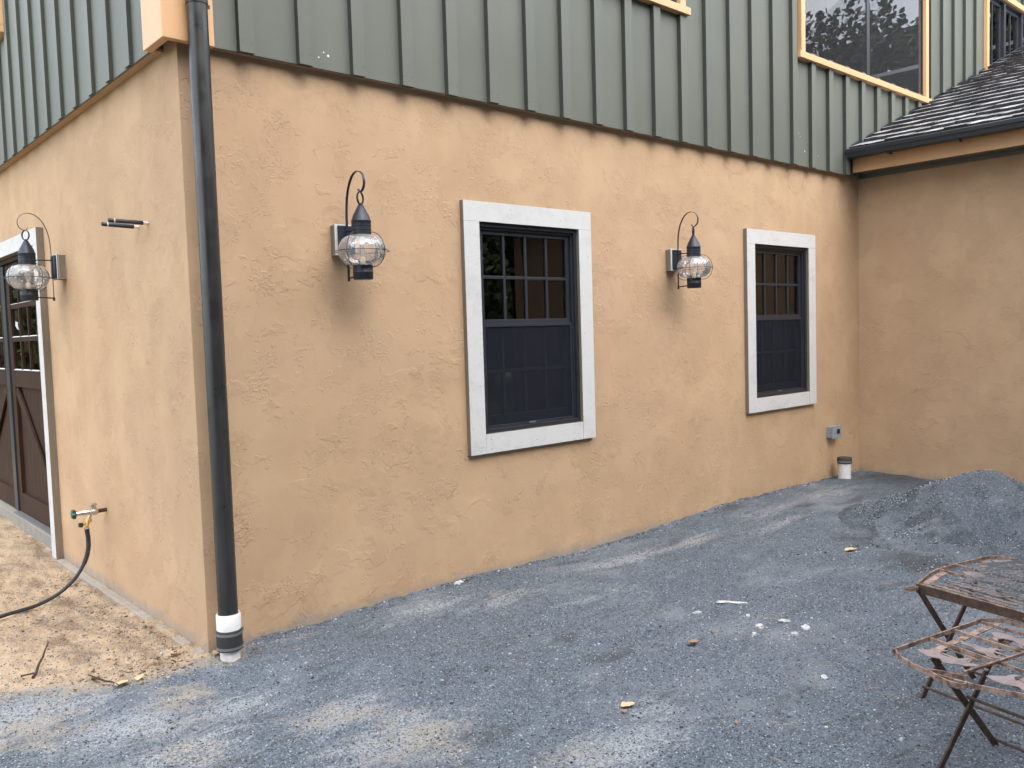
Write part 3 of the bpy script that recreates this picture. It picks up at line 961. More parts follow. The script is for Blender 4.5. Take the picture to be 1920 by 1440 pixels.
# ---- garage door in the side wall
def garage():
    g = MB()
    g.box(0.09, 0.11, DOOR[0], DOOR[1], 0.0, DOOR[3])
    door = g.build('garage_door', M['door'], house)
    fm = [M['white'], M['raw']]
    # white-faced casing (face is -x, index 5)
    BX('casing_board', -.056, -.001, 3.032, 3.165, -.15, 2.444, fm, door, 0, mi=0, side=(5, 1))
    BX('casing_board', -.056, -.001, 3.032, 6.74, 2.4455, 2.578, fm, door, 0, mi=0, side=(5, 1))
    BX('casing_board', -.056, -.001, 6.60, 6.74, -.15, 2.444, fm, door, 0, mi=0, side=(5, 1))
    BX('casing_foot', -.054, -.003, 3.036, 3.16, -.20, -.15, M['footing'], door, 0.004)
    BX('threshold', -.03, 0.215, 3.166, 6.599, -.30, -.005, M['sill'], door, 0.006)
    BX('threshold_strip', -.02, 0.06, 3.17, 4.72, -.004, 0.008, M['steelband'], door, 0.002)
    BX('head_jamb', 0.001, 0.21, 3.1665, 6.5985, 2.40, 2.4435, M['door'], door, 0.002)
    def leaf(y0, y1, flip):
        xf, xb = 0.035, 0.075
        z0, z1 = 0.012, 2.395
        sw = 0.125
        for a, c in ((y0, y0 + sw), (y1 - sw, y1)):
            BX('stile', xf, xb, a, c, z0, z1, M['door'], door, 0.003)
        ia, ib = y0 + sw, y1 - sw
        for a, c in ((z0, 0.20), (1.235, 1.395), (2.285, z1)):
            BX('rail', xf + .001, xb, ia, ib, a, c, M['door'], door, 0.003)
        # tongued boards of the lower panel
        n = 9
        w = (ib - ia) / n
        for k in range(n):
            BX('panel_board', xb - .008, xb + .012, ia + k * w + .001, ia + (k + 1) * w - .001, 0.20, 1.235, M['door'], door, 0.002)
        # diagonal brace
        ends = ((ia + .03, 0.24), (ib - .03, 1.20))
        if flip: ends = ((ib - .03, 0.24), (ia + .03, 1.20))
        s = MB()
        s.bar((xf + .012, *ends[0]), (xf + .012, *ends[1]), 0.10, 0.022, up=(1, 0, 0))
        s.build('brace', M['door'], door, 0.003)
        # lights: 4 columns, 3 rows
        rows = [(1.395, 1.665), (1.705, 1.975), (2.015, 2.285)]
        cm = 0.03
        cw = (ib - ia - 3 * cm) / 4
        for r, (a, c) in enumerate(rows):
            if r:
                BX('muntin', xf + .004, xb - .004, ia, ib, rows[r - 1][1], a, M['door'], door, 0.002)
            for k in range(4):
                ya = ia + k * (cw + cm)
                if k < 3:
                    BX('muntin', xf + .004, xb - .004, ya + cw, ya + cw + cm, a, c, M['door'], door, 0.002)
                p = MB()
                p.box(0.053, 0.057, ya, ya + cw, a, c)
                p.build('pane', M['glass'], door)
                s = MB()
                s.prism([(0.030, a + .0005), (0.051, a + .0005), (0.051, a + .010)], lambda u, v, t: (u, t, v), ya + .004, ya + cw - .004)
                s.build('glazing_bead', M['white'], door)
    leaf(3.17, 4.70, False)
    leaf(4.86, 6.39, True)
    BX('astragal', 0.02, 0.085, 4.715, 4.845, 0.012, 2.395, M['gutter'], door, 0.004)
garage()
BX('footing', -.062, 0.002, 0.03, 3.02, -.40, -.148, M['footing'], house, 0.012)
b = MB()
b.box(0.6, 0.62, 2.9, 6.8, -.1, 2.8); b.box(.23, .6, 2.88, 2.9, -.1, 2.8); b.box(.23, .6, 6.8, 6.82, -.1, 2.8); b.box(.23, .6, 2.9, 6.8, 2.8, 2.82)
b.build('room_lining', M['room'], house)

# ---- wing roof: shakes, gutter, fascia, soffit
EX, EZ, SL = 7.375, 3.555, 0.395
roof_ang = math.atan(SL)
b = MB()
poly = [(EX + .02, EZ - .045), (14.3, EZ - .045 + SL * (14.28 - EX)), (14.3, EZ - .165 + SL * (14.28 - EX)), (EX + .02, EZ - .125)]
b.prism(poly, lambda u, v, t: (u, t, v), -6.05, SY - .022)
roof = b.build('wing_roof', M['gutter'], house)
EXPO, LEN = 0.265, 0.42
ca, sa = math.cos(roof_ang), math.sin(roof_ang)
shk_meshes = []
for i in range(10):
    w = random.uniform(0.13, 0.26)
    b = MB()
    th, tt = random.uniform(.020, .030), .006
    j = [random.uniform(-.006, .006) for _ in range(6)]
    # local: x up-slope, y across, z normal
    n = 3
    vs, fs = [], []
    for q in range(n + 1):
        yy = w * q / n
        e = random.uniform(-.006, .006)
        vs += [(e, yy, 0), (LEN, yy, 0), (LEN, yy, tt), (e, yy, th + random.uniform(-.003, .003))]
    for q in range(n):
        o1, o2 = q * 4, (q + 1) * 4
        for k in range(4):
            fs.append((o1 + k, o1 + (k + 1) % 4, o2 + (k + 1) % 4, o2 + k))
    fs += [(0, 3, 2, 1), (n * 4, n * 4 + 1, n * 4 + 2, n * 4 + 3)]
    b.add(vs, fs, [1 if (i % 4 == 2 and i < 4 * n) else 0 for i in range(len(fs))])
    shk_meshes.append((w, b.mesh('shingle', [M['shake'], M['shaketop']])))
count = 0
rest = MB()
for c in range(25):
    s0 = c * EXPO - .03
    y = -0.085 - random.uniform(0, .05)
    while y > -5.95:
        w, me = random.choice(shk_meshes)
        tilt = math.asin(0.020 / EXPO) * .9
        sj = s0 + random.uniform(-.018, .018)
        px = EX + sj * ca
        pz = EZ - .030 + sj * sa
        mat = Matrix.Translation((px, y - w, pz)) @ Matrix.Rotation(-(roof_ang - tilt), 4, 'Y') @ Matrix.Rotation(random.uniform(-.02, .02), 4, 'Z') @ Matrix.Translation((0, 0, random.uniform(0, .004)))
        if y > -2.6 - .05 * c and c < 20 and count < 300:
            o = bpy.data.objects.new('shingle', me)
            COL.objects.link(o)
            o.parent = roof
            o.matrix_local = mat
            count += 1
        else:                       # the shingles out of frame: one mesh
            rest.add([mat @ v.co for v in me.vertices], [tuple(p.vertices) for p in me.polygons], [p.material_index for p in me.polygons])
        y -= w + random.uniform(.003, .010)
o = rest.build('shingle_field', [M['shake'], M['shaketop']], roof, recalc=False)
tag(o, kind='stuff')
# flashing where the roof meets the siding
s = MB()
s.bar((EX + .02, SY - .012, EZ - .018), (14.2, SY - .012, EZ - .018 + SL * (14.18 - EX)), 0.022, 0.04, up=(-sa, 0, ca))
s.build('flashing', M['gutter'], roof)
# gutter: K-shaped trough with hangers
b = MB()
gp = [(7.245, 3.490), (7.252, 3.498), (7.262, 3.490), (7.268, 3.412), (7.345, 3.402), (7.348, 3.49), (7.352, 3.49), (7.352, 3.396), (7.290, 3.392), (7.262, 3.405), (7.256, 3.44), (7.247, 3.455)]
b.prism(gp, lambda u, v, t: (u, t, v), -6.03, SY - .03)
gut = b.build('gutter', M['gutter'], house, 0.0)
BX('gutter_end', 7.250, 7.351, SY - .030, SY - .026, 3.394, 3.488, M['gutter'], gut, 0)
for yy in (-.55, -1.25, -1.95, -2.65, -3.4, -4.1, -4.8, -5.5):
    BX('hanger', 7.263, 7.35, yy - .012, yy + .012, 3.376, 3.3915, M['gutter'], gut, 0)
BX('fascia', 7.354, 7.378, -6.04, SY - .026, 3.41, 3.51, M['gutter'], house, 0.002)
BX('fascia_board', 7.42, 7.45, -6.0, SY - .03, 3.262, 3.45, M['peach'], house, 0.003)
BX('soffit', 7.379, 7.419, -6.0, SY - .03, 3.43, 3.45, M['peach'], house, 0)
BX('eave_soffit', 7.451, L - .001, -5.95, SY - .03, 3.275, 3.290, M['band'], house, 0)
BX('frieze_board', L - .022, L - .001, -5.95, -.001, 3.225, 3.274, M['band'], house, 0.003)

# ------------------------------------------------------------------ downspout
def downspout():
    x, y = 0.060, -0.152
    d = empty('downspout', (x, y, -.12), 'black round downspout running down the front corner of the house', 'downspout')
    b = MB()
    zt = Z2 + .12
    b.lathe([(0.0535, 0.205), (0.0535, 1.9), (0.0535, 3.0), (0.0535, zt)], n=40)
    b.build('pipe', M['pipe'], d)
    b = MB()
    b.lathe([(0.0545, 3.525), (0.0575, 3.528), (0.0575, 3.55), (0.0545, 3.553)], n=40)
    b.lathe([(0.0545, 3.560), (0.0572, 3.562), (0.0572, 3.575), (0.0545, 3.577)], n=40)
    b.box(.052, .066, -.012, -.004, 3.515, 3.535)
    b.build('bracket_band', M['pipe'], d)
    b = MB()
    b.lathe([(0.0555, 0.135), (0.066, 0.135), (0.0665, 0.218), (0.0625, 0.226), (0.056, 0.222), (0.0555, 0.135)], n=40, caps=False)
    b.build('adapter', M['pvc'], d)
    b = MB()
    b.lathe([(0.058, 0.020), (0.070, 0.022), (0.071, 0.035), (0.0705, 0.075), (0.071, 0.115), (0.070, 0.132), (0.067, 0.136), (0.058, 0.136)], n=40)
    cp = b.build('coupling', M['rubber'], d)
    for z in (0.030, 0.108):
        b = MB()
        b.lathe([(0.0695, z), (0.0728, z), (0.0728, z + .014), (0.0695, z + .014)], n=40, caps=False)
        b.box(.066, .083, -.008, .008, z - .001, z + .015)
        b.build('clamp', M['steelband'], cp)
    b = MB()
    b.lathe([(0.054, -.12), (0.054, 0.024)], n=40)
    b.build('drain_stub', M['dirtypvc'], d)
downspout()

# ------------------------------------------------------------------ wall lanterns (built facing -y at the wall, origin on the wall)
def lantern():
    t = empty('wall_lantern', (0, 0, 0), 'onion-globe lantern', 'lantern', 'onion-globe wall lanterns')
    b = MB()
    b.box(-.072, .072, -.050, -.001, -.092, .092, mi=1)
    b.box(-.076, .076, -.062, -.050, -.096, .096, mi=0, side=(2, 1))
    b.build('mounting_block', [M['white'], M['raw']], t, 0.002)
    b = MB()
    b.box(-.058, .058, -.076, -.0625, -.086, .086)
    b.build('back_plate', M['lantern'], t, 0.003)
    oy = -0.247
    # scroll: flat strap rising from the plate and curling over the lantern
    pts = [(.080, -.24), (.080, 0.02), (.081, .08), (.086, .19), (.098, .260), (.118, .316), (.145, .357), (.180, .386), (.215, .396), (.250, .391), (.278, .372), (.294, .345), (.297, .316), (.288, .290), (.268, .273), (.250, .269), (.238, .275), (.232, .290)]
    def cr(p, n=4):
        out = []
        for i in range(len(p) - 1):
            p0, p1, p2, p3 = p[max(i - 1, 0)], p[i], p[i + 1], p[min(i + 2, len(p) - 1)]
            for k in range(n):
                u = k / n
                out.append(tuple(.5 * (2 * p1[a] + (p2[a] - p0[a]) * u + (2 * p0[a] - 5 * p1[a] + 4 * p2[a] - p3[a]) * u * u + (3 * p1[a] - p0[a] - 3 * p2[a] + p3[a]) * u ** 3) for a in range(len(p1))))
        out.append(p[-1])
        return out
    b = MB()
    b.strap([(0, -o, z) for o, z in cr(pts)], (0.016, 0, 0), 0.0028)
    b.build('scroll_bracket', M['lantern'], t)
    b = MB()
    b.tube([(0, -.078, .050), (0, oy + .055, .050)], .0045, 8)
    b.tube([(0, -.080, -.236), (0, oy + .055, -.230)], .0050, 8)
    b.lathe([(.008, -.256), (.009, -.232)], (0, -.080, 0), 10)
    b.build('arm', M['lantern'], t)
    # hanging ring
    b = MB()
    N = 28
    ring = [(0.035 * math.cos(a), oy, .232 + .037 * math.sin(a)) for a in [2 * math.pi * i / N + math.pi / 2 for i in range(N + 1)]]
    ca_, sa_ = math.cos(.5), math.sin(.5)
    ring = [(x * ca_, oy + x * sa_, z) for x, y, z in ring]
    b.strap(ring, (-sa_ * .012, ca_ * .012, 0), .0025)
    b.build('ring', M['lantern'], t)
    b = MB()
    b.lathe([(.058, .055), (.058, .082), (.0605, .084), (.0605, .088), (.058, .090), (.058, .106), (.0605, .108), (.0605, .112), (.058, .114), (.0595, .135), (.061, .138),
             (.0585, .142), (.047, .175), (.041, .184), (.038, .190), (.016, .232), (.012, .234), (.012, .240), (.006, .246)], (0, oy, -.043), 36)
    for a in range(4):
        an = a * math.pi / 2 + .5
        b.tube([(.058 * math.cos(an), oy + .058 * math.sin(an), .023), (.064 * math.cos(an), oy + .064 * math.sin(an), .023)], .004, 8)
    b.build('cap', M['lantern'], t)
    b = MB()
    prof = []
    for i in range(17):
        f = i / 16
        z = -.173 + .188 * f
        tt = (f - .5) * 2
        r = .050 + (.1435 - .050) * math.sqrt(max(0, 1 - abs(tt) ** 2.1))
        prof.append((r, z))
    # gentle optic swirl
    n = 96
    vs, fs = [], []
    for i, (r, z) in enumerate(prof):
        for j in range(n):
            th = 2 * math.pi * j / n
            q = r * (1 + .010 * math.sin(12 * th + 5.0 * i / 16))
            vs.append((q * math.cos(th), oy + q * math.sin(th), z))
    for i in range(16):
        for j in range(n):
            fs.append((i * n + j, i * n + (j + 1) % n, (i + 1) * n + (j + 1) % n, (i + 1) * n + j))
    b.add(vs, fs, 0, True)
    b.build('globe', M['globe'], t)
    b = MB()
    b.lathe([(.056, -.186), (.060, -.180), (.060, -.150), (.062, -.147), (.062, -.142), (.060, -.139), (.060, -.104), (.055, -.100), (.03, -.100)], (0, oy, -.069), 36)
    b.build('base_cup', M['lantern'], t)
    # wire guard: four loops and a girdle
    b = MB()
    for a in range(4):
        an = a * math.pi / 2 + .42
        lp = []
        for i in range(25):
            f = i / 24
            th = -math.pi / 2 + math.pi * f
            r = .060 + (.158 - .060) * math.cos(th) ** .8 if abs(math.cos(th)) > 1e-6 else .060
            z = -.076 + .104 * math.sin(th) - .008 * math.cos(th)
            lp.append((r * math.cos(an), oy + r * math.sin(an), z - .002))
        b.tube(lp, .0023, 6)
    gird = []
    for i in range(64):
        an = 2 * math.pi * i / 64
        gird.append((.161 * math.cos(an), oy + .161 * math.sin(an), -.085))
    b.tube(gird, .0023, 6, closed=True)
    b.build('wire_guard', M['lantern'], t)
    b = MB()
    b.lathe([(.016, -.10), (.016, -.055), (.010, -.050)], (0, oy, -.069), 14)
    b.build('lamp_holder', M['cream'], t)
    b = MB()
    b.lathe([(.006, -.05), (.014, -.035), (.017, -.015), (.012, .010), (.004, .028), (.001, .034)], (0, oy, -.069), 16)
    b.build('bulb', M['globe'], t)
    return t
la = lantern()
la.location = (0.962, 0, 2.215)
la['label'] = 'black onion-globe lantern on the wall between the downspout and the first window'
lb = copy_tree(la)
lb.location = (4.262, 0, 2.20)
lb['label'] = 'black onion-globe lantern on the wall between the two ground floor windows'
lc = copy_tree(la)
lc.location = (0, 2.500, 2.215)
lc.rotation_euler = (0, 0, -math.pi / 2)
lc['label'] = 'black onion-globe lantern beside the brown garage door'

# ------------------------------------------------------------------ rods on the side wall
def rod(y, z, ln, lab, rot):
    t = empty('wall_rod', (0, y, z), lab, 'bolt', 'black rods sticking out of the side wall')
    b = MB()
    b.lathe([(.0115, -ln), (.0115, -ln + .012), (.0125, -ln + .014), (.0125, -.030)], n=14, axis='x')
    b.build('rod', M['gutter'], t)
    b = MB()
    b.lathe([(.0095, -.032), (.0095, .01)], n=12, axis='x')
    b.build('shank', M['pvc'], t)
    b = MB()
    b.lathe([(.0132, -ln + .030), (.0132, -ln + .036)], n=14, axis='x')
    b.build('tape_ring', M['pvc'], t)
    t.rotation_euler = (0, rot, 0)
    return t
rod(0.60, 2.335, 0.225, 'black rod standing out of the side wall, the one nearer the downspout', 0.02)
rod(0.765, 2.330, 0.215, 'black rod standing out of the side wall, the one nearer the lantern', 0.03)

# ------------------------------------------------------------------ outdoor tap and hose
def tap():
    t = empty('outdoor_tap', (0, 1.770, 0.432), 'frost-proof garden tap with a green wheel on the side wall', 'tap')
    b = MB(); b.lathe([(.014, -.060), (.014, .01)], n=14, axis='x'); b.build('pipe', M['rustdark'], t)
    b = MB()
    b.lathe([(.012, -.205), (.014, -.20), (.014, -.165), (.018, -.16), (.018, -.10), (.022, -.097), (.024, -.085), (.024, -.066), (.020, -.060)], n=18, axis='x')
    b.lathe([(.018, .0), (.018, .040), (.026, .043), (.026, .055), (.02, .058)], (-.088, 0, 0), 14)
    b.tube([(-.105, 0, -.01), (-.122, 0, -.05)], .0125, 12)
    b.build('tap_body', M['chrome'], t)
    b = MB()
    prof = [(0.0, -.0)]
    n = 30
    vs, fs = [], []
    for x, k in ((-.232, .75), (-.226, 1.0), (-.210, 1.0), (-.204, .75)):
        for j in range(n):
            a = 2 * math.pi * j / n
            r = (.030 + .006 * math.cos(6 * a)) * k
            vs.append((x, r * math.cos(a), r * math.sin(a)))
    for i in range(3):
        for j in range(n):
            fs.append((i * n + j, i * n + (j + 1) % n, (i + 1) * n + (j + 1) % n, (i + 1) * n + j))
    fs += [tuple(range(n)), tuple(3 * n + j for j in range(n))]
    b.add(vs, fs, 0, True)
    b.build('handwheel', M['green'], t)
    b = MB()
    b.tube([(-.118, 0, -.046), (-.126, 0, -.066)], .021, 16)
    b.tube([(-.126, 0, -.066), (-.140, 0, -.105)], .012, 12)
    b.tube([(-.132, 0, -.085), (-.160, 0, -.080), (-.175, 0, -.066)], .007, 10)
    b.build('shutoff_valve', M['brass'], t)
    b = MB(); b.lathe([(.010, -.098), (.017, -.090), (.017, -.072), (.010, -.066)], (-.176, 0, 0), 12); b.build('valve_knob', M['rubber'], t)
tap()
def hose():
    t = empty('garden_hose', (-.145, 1.77, gz(-.5, 1.7)), 'black rubber hose hanging from the tap down to the sand', 'hose')
    O = Vector(t.location)
    pts = [(-.140, 1.770, .328), (-.137, 1.768, .29), (-.136, 1.76, .25), (-.142, 1.755, .17), (-.172, 1.75, .085), (-.225, 1.75, .002), (-.295, 1.75, -.064), (-.385, 1.74, -.112), (-.49, 1.70, -.132), (-.59, 1.66, -.134), (-.73, 1.60, -.130), (-1.1, 1.40, -.126), (-1.6, 1.1, -.12), (-2.2, .9, -.12)]
    V = [Vector(p) for p in pts]
    out = []
    for i in range(len(V) - 1):
        p0, p1, p2, p3 = V[max(i - 1, 0)], V[i], V[i + 1], V[min(i + 2, len(V) - 1)]
        for k in range(8):
            u = k / 8
            out.append(.5 * (2 * p1 + (p2 - p0) * u + (2 * p0 - 5 * p1 + 4 * p2 - p3) * u * u + (3 * p1 - p0 - 3 * p2 + p3) * u ** 3))
    out.append(V[-1])
    b = MB(); b.tube([p - O for p in out], .0125, 12); b.build('hose', M['rubber'], t)
    b = MB()
    # ribbed sleeve near the fitting
    seg = out[2:34]
    dense = []
    for i in range(len(seg) - 1):
        for k in range(4):
            dense.append(seg[i].lerp(seg[i + 1], k / 4) - O)
    rr = [.0172 if (i // 2) % 2 else .0142 for i in range(len(dense))]
    b.tube(dense, rr, 12); b.build('bend_guard', M['rubber'], t)
    b = MB()
    d0, d1 = out[0] - O, out[3] - O
    b.tube([d0, d0.lerp(d1, .45), d0.lerp(d1, .5), d1], [.0165, .0165, .0185, .0185], 14)
    b.build('coupler', M['chrome'], t)
hose()

# ------------------------------------------------------------------ junction box and pipe stub by the inner corner
jb = empty('junction_box', (7.045, 0, 0.405), 'small grey electrical box low on the wall right of the second window', 'junction box')
b = MB(); b.box(-.082, .082, -.062, -.001, -.060, .060); b.build('box_body', M['boxgrey'], jb, 0.004)
b = MB(); b.box(-.096, .096, -.080, -.062, -.070, .070); cv = b.build('cover', M['boxgrey'], jb, 0.005)
BX('opening', -.005, .060, -.0812, -.0795, -.020, .032, M['black'], cv, 0.0)
BX('cover_latch', -.055, -.022, -.084, -.0795, -.012, .020, M['boxgrey'], cv, 0.002)
sx, sy = 7.06, -0.155
ps = empty('drain_pipe', (sx, sy, gz(sx, sy)), 'white plastic pipe stub with a black cap standing by the inner corner', 'pipe')
b = MB(); b.lathe([(.068, -.10), (.068, .19)], n=36); b.build('pipe', M['dirtypvc'], ps)
b = MB(); b.lathe([(.069, .168), (.076, .168), (.077, .185), (.077, .226), (.072, .232), (.02, .233)], n=36); cp = b.build('cap', M['rubber'], ps)
b = MB(); b.lathe([(.0765, .182), (.0792, .182), (.0792, .196), (.0765, .196)], n=36, caps=False); b.box(-.012, .012, -.092, -.078, .180, .198); b.build('clamp', M['steelband'], cp)

# ------------------------------------------------------------------ gravel heap
def pile():
    cx, cy = 5.78, -2.02
    R, N = 1.75, 150
    g = np.linspace(-R, R, N)
    X, Y = np.meshgrid(g, g)
    v = []
    for i in range(N):
        for j in range(N):
            x, y = g[j], g[i]
            wx, wy = x + .10 * fbm(x + 4, y, 1.7, 3), y + .10 * fbm(x, y + 8, 1.7, 3)
            r = math.hypot(wx / (1.05 if wx > 0 else .95), wy / .95)
            h = .50 * math.exp(-(r / .72) ** 1.55)
            lump = min(1, h / .12)
            h += lump * (.050 * fbm(x, y, 3.0, 4) + .014 * fbm(x + 3, y, 12, 3))
            for px, py, pr, pa in ((-.62, -.30, .13, .12), (-.45, -.50, .10, .08), (-.30, .05, .12, .05), (-.95, .05, .15, .05), (-.1, -.62, .12, .08), (-.85, .30, .14, .07), (-1.15, -.25, .14, .06)):
                h -= pa * math.exp(-((x - px) ** 2 + (y - py) ** 2) / pr ** 2)
            edge = max(0, (r - 1.15)) * .22
            v.append((x, y, h - .028 - edge))
    f = [(i * N + j, i * N + j + 1, (i + 1) * N + j + 1, (i + 1) * N + j) for i in range(N - 1) for j in range(N - 1)]
    me = bpy.data.meshes.new('gravel_pile')
    me.from_pydata(v, [], f)
    me.polygons.foreach_set('use_smooth', [True] * len(f))
    me.materials.append(M['pile'])
    o = link('gravel_pile', me, None, (cx, cy, -.125))
    tag(o, 'heap of grey gravel in front of the right hand wall', 'gravel heap')
    return o, np.array(v).reshape(N, N, 3), g
pile_o, PV, PG = pile()
def top_z(x, y):
    z = gz(x, y)
    dx, dy = x - 5.78, y + 2.02
    if abs(dx) < 1.74 and abs(dy) < 1.74:
        j = int((dx + 1.75) / 3.5 * 149); i = int((dy + 1.75) / 3.5 * 149)
        z = max(z, -.125 + PV[i, j, 2])
    return z

# ------------------------------------------------------------------ rusty folding tables
A = Vector((0.978, -0.208, 0)); Bv = Vector((-0.208, -0.978, 0))
def table_frame(origin, ht, label, outline, near):
    t = empty('folding_table', (origin[0], origin[1], gz(origin[0], origin[1])), label, 'table', 'rusty folding tables')
    z0 = t.location.z
    h = ht - z0
    Q = lambda a, bb, z=0.0: A * a + Bv * bb + Vector((0, 0, h + z))
    def smooth(pl, n=5):
        return pl
    b = MB()
    rim = [Q(a, c, -.006) for a, c in outline]
    for i in range(len(rim) - 1):
        b.bar(rim[i], rim[i + 1], .007, .017)
    b.build('rim', M['rust'], t, 0.0)
    return t, Q, h

def curve2(p, n=6):
    out = []
    for i in range(len(p) - 1):
        p0, p1, p2, p3 = p[max(i - 1, 0)], p[i], p[i + 1], p[min(i + 2, len(p) - 1)]
        for k in range(n):
            u = k / n
            out.append(tuple(.5 * (2 * p1[a] + (p2[a] - p0[a]) * u + (2 * p0[a] - 5 * p1[a] + 4 * p2[a] - p3[a]) * u * u + (3 * p1[a] - p0[a] - 3 * p2[a] + p3[a]) * u ** 3) for a in (0, 1)))
    out.append(p[-1])
    return out

# cut-plate animal outlines in (along, across) units
BEAST = [(0, .02), (.06, .055), (.14, .07), (.22, .055), (.27, .09), (.33, .085), (.36, .06), (.42, .055), (.47, .02), (.50, .04), (.49, -.005), (.44, -.01), (.40, .015), (.37, -.03), (.40, -.07), (.35, -.06), (.32, -.02), (.24, .0), (.17, -.01), (.15, -.05), (.19, -.085), (.13, -.08), (.10, -.03), (.05, -.01)]
BIRD = [(0, 0), (.08, .035), (.17, .03), (.24, .05), (.30, .045), (.36, .07), (.42, .06), (.45, .03), (.40, .025), (.34, .0), (.30, -.05), (.36, -.085), (.27, -.08), (.24, -.03), (.16, -.02), (.09, -.015)]

def plate(t, Q, poly, a0, b0, s, ang, z=0.002, mirror=False):
    c, sn = math.cos(ang), math.sin(ang)
    pl = []
    for u, v in poly:
        v *= 1.5
        if mirror: v = -v
        u2, v2 = u * s, v * s
        pl.append((a0 + (-v2) * c + u2 * sn, b0 + u2 * c + v2 * sn))
    b = MB()
    b.prism(pl, lambda u, v, tt: Q(u, v, tt), z, z + .003)
    b.build('cutout_plate', M['plate'], t)

# near table
outn = curve2([(.57, -.012), (.02, 0), (-.02, .012), (-.055, .05), (-.085, .12), (-.10, .20), (-.105, .24), (-.085, .34), (-.04, .45), (.02, .56), (.10, .66)], 5) 
outn = [(.64, .04), (.60, .0)] + outn + [(.20, .715), (.40, .735), (.60, .715), (.64, .66), (.64, .04)]
near, Qn, hn = table_frame((1.42, -3.262), 0.35, 'rusty folding garden table with animal cut-outs, the one nearest the camera', outn, True)
def bar(t, Q, p, q, w=.007, h=.012, z=-.004, mat='rust', name='cross_bar'):
    b = MB(); b.bar(Q(*p, z), Q(*q, z), w, h); b.build(name, M[mat], t)
bar(near, Qn, (.20, .004), (.16, .70)); bar(near, Qn, (.36, .004), (.34, .70)); bar(near, Qn, (.54, .004), (.54, .70)); bar(near, Qn, (.64, .04), (.64, .70), .006, .022)
bar(near, Qn, (-.02, .285), (.60, .31), .010, .010, .004)
bar(near, Qn, (.02, .50), (.60, .55), .006, .016)
bar(near, Qn, (.09, .08), (.60, .035), .030, .004, -.012, 'rust', 'flat_strap')
for k, (a, c) in enumerate([(.13, .15), (.19, .15), (.25, .16), (.31, .17), (.42, .16), (.48, .17)]):
    bar(near, Qn, (a, c - .06), (a - .012, c + .14), .012, .004, -.018, 'rust', 'slat')
bar(near, Qn, (.10, .19), (.52, .15), .022, .004, -.026, 'rust', 'flat_strap')
bar(near, Qn, (.12, .40), (.56, .38), .022, .004, -.026, 'rust', 'flat_strap')
plate(near, Qn, BEAST, .055, .055, .46, .10)
plate(near, Qn, BIRD, .255, .09, .44, -.12)
plate(near, Qn, BEAST, .43, .10, .44, -.1, .002, True)
plate(near, Qn, BEAST, .03, .34, .5, .25)
plate(near, Qn, BIRD, .25, .36, .5, .1)
# scroll in the curved front rim
b = MB()
sc = curve2([(-.10, .20), (-.125, .26), (-.13, .31), (-.115, .345), (-.085, .335)], 5)
sc2 = curve2([(-.098, .195), (-.070, .24), (-.055, .29), (-.045, .31), (-.04, .29), (-.052, .275)], 5)
for s_ in (sc, sc2):
    for i in range(len(s_) - 1):
        b.bar(Qn(*s_[i], -.004), Qn(*s_[i + 1], -.004), .006, .020)
b.build('scroll', M['rust'], near)

def xlegs(t, Q, h, b0, aF, aR, feet_dz):
    # two crossing legs in the a-z plane at across-position b0
    def P(a, z): return A * a + Bv * b0 + Vector((0, 0, z))
    for (p, q, off) in (((aF, -.015), (aR + .02, h - .02), .006), ((aR, -.015), (aF, h - .02), -.006)):
        b = MB()
        o = Bv * off
        b.bar(P(*p) + o, P(*q) + o, .026, .008, up=Bv)
        b.build('leg', M['rustdark'], t)
def stretch(t, Q, a, z, b0, b1):
    b = MB()
    b.tube([A * a + Bv * b0 + Vector((0, 0, z)), A * a + Bv * b1 + Vector((0, 0, z))], .0065, 8)
    b.build('stretcher', M['rustdark'], t)
xlegs(near, Qn, hn, .105, .075, .50, 0); xlegs(near, Qn, hn, .56, .075, .50, 0)
stretch(near, Qn, .475, .028, .10, .56); stretch(near, Qn, .092, .012, .10, .56); stretch(near, Qn, .29, .25, .10, .56)

# far table
outf = [(-.012, .60), (0, 0.0), (.10, -.035), (.20, -.07), (.28, -.088), (.46, -.092), (.69, -.085), (.74, -.05), (.75, .52), (.72, .58), (.64, .60), (-.012, .60)]
far, Qf, hf = table_frame((2.135, -3.035), 0.40, 'rusty folding garden table heaped with wire netting, the one nearer the gravel heap', outf, False)
b = MB(); b.bar(Qf(-.006, .0, -.020), Qf(-.012, .62, -.020), .006, .040); b.build('apron', M['rustdark'], far)
bar(far, Qf, (.29, -.088), (.26, .55)); bar(far, Qf, (.43, -.092), (.40, .55)); bar(far, Qf, (.58, -.092), (.55, .55))
bar(far, Qf, (.03, .02), (.27, -.045), .032, .004, -.004, 'rust', 'flat_strap'); bar(far, Qf, (.46, .02), (.62, -.04), .032, .004, -.004, 'rust', 'flat_strap')
for k in range(5):
    bar(far, Qf, (.05 + .04 * k, .04 + .01 * k), (.03 + .04 * k, .42), .008, .006, -.006, 'rust', 'slat')
plate(far, Qf, BEAST, .34, .01, .55, .0); plate(far, Qf, BIRD, .50, .02, .5, .0); plate(far, Qf, BIRD, .12, .10, .55, .1); plate(far, Qf, BEAST, .64, -.03, .4, .0)
b = MB(); b.strap([Qf(*p, -.016) for p in curve2([(-.005, .005), (-.04, -.012), (-.07, -.012), (-.075, .010), (-.045, .018), (-.006, .010)], 4)], (0, 0, .012), .005); b.build('scroll', M['rust'], far)
xlegs(far, Qf, hf, .02, -.012, .42, 0); xlegs(far, Qf, hf, .50, -.012, .42, 0)
stretch(far, Qf, .01, .05, .02, .50); stretch(far, Qf, .40, .03, .02, .50)

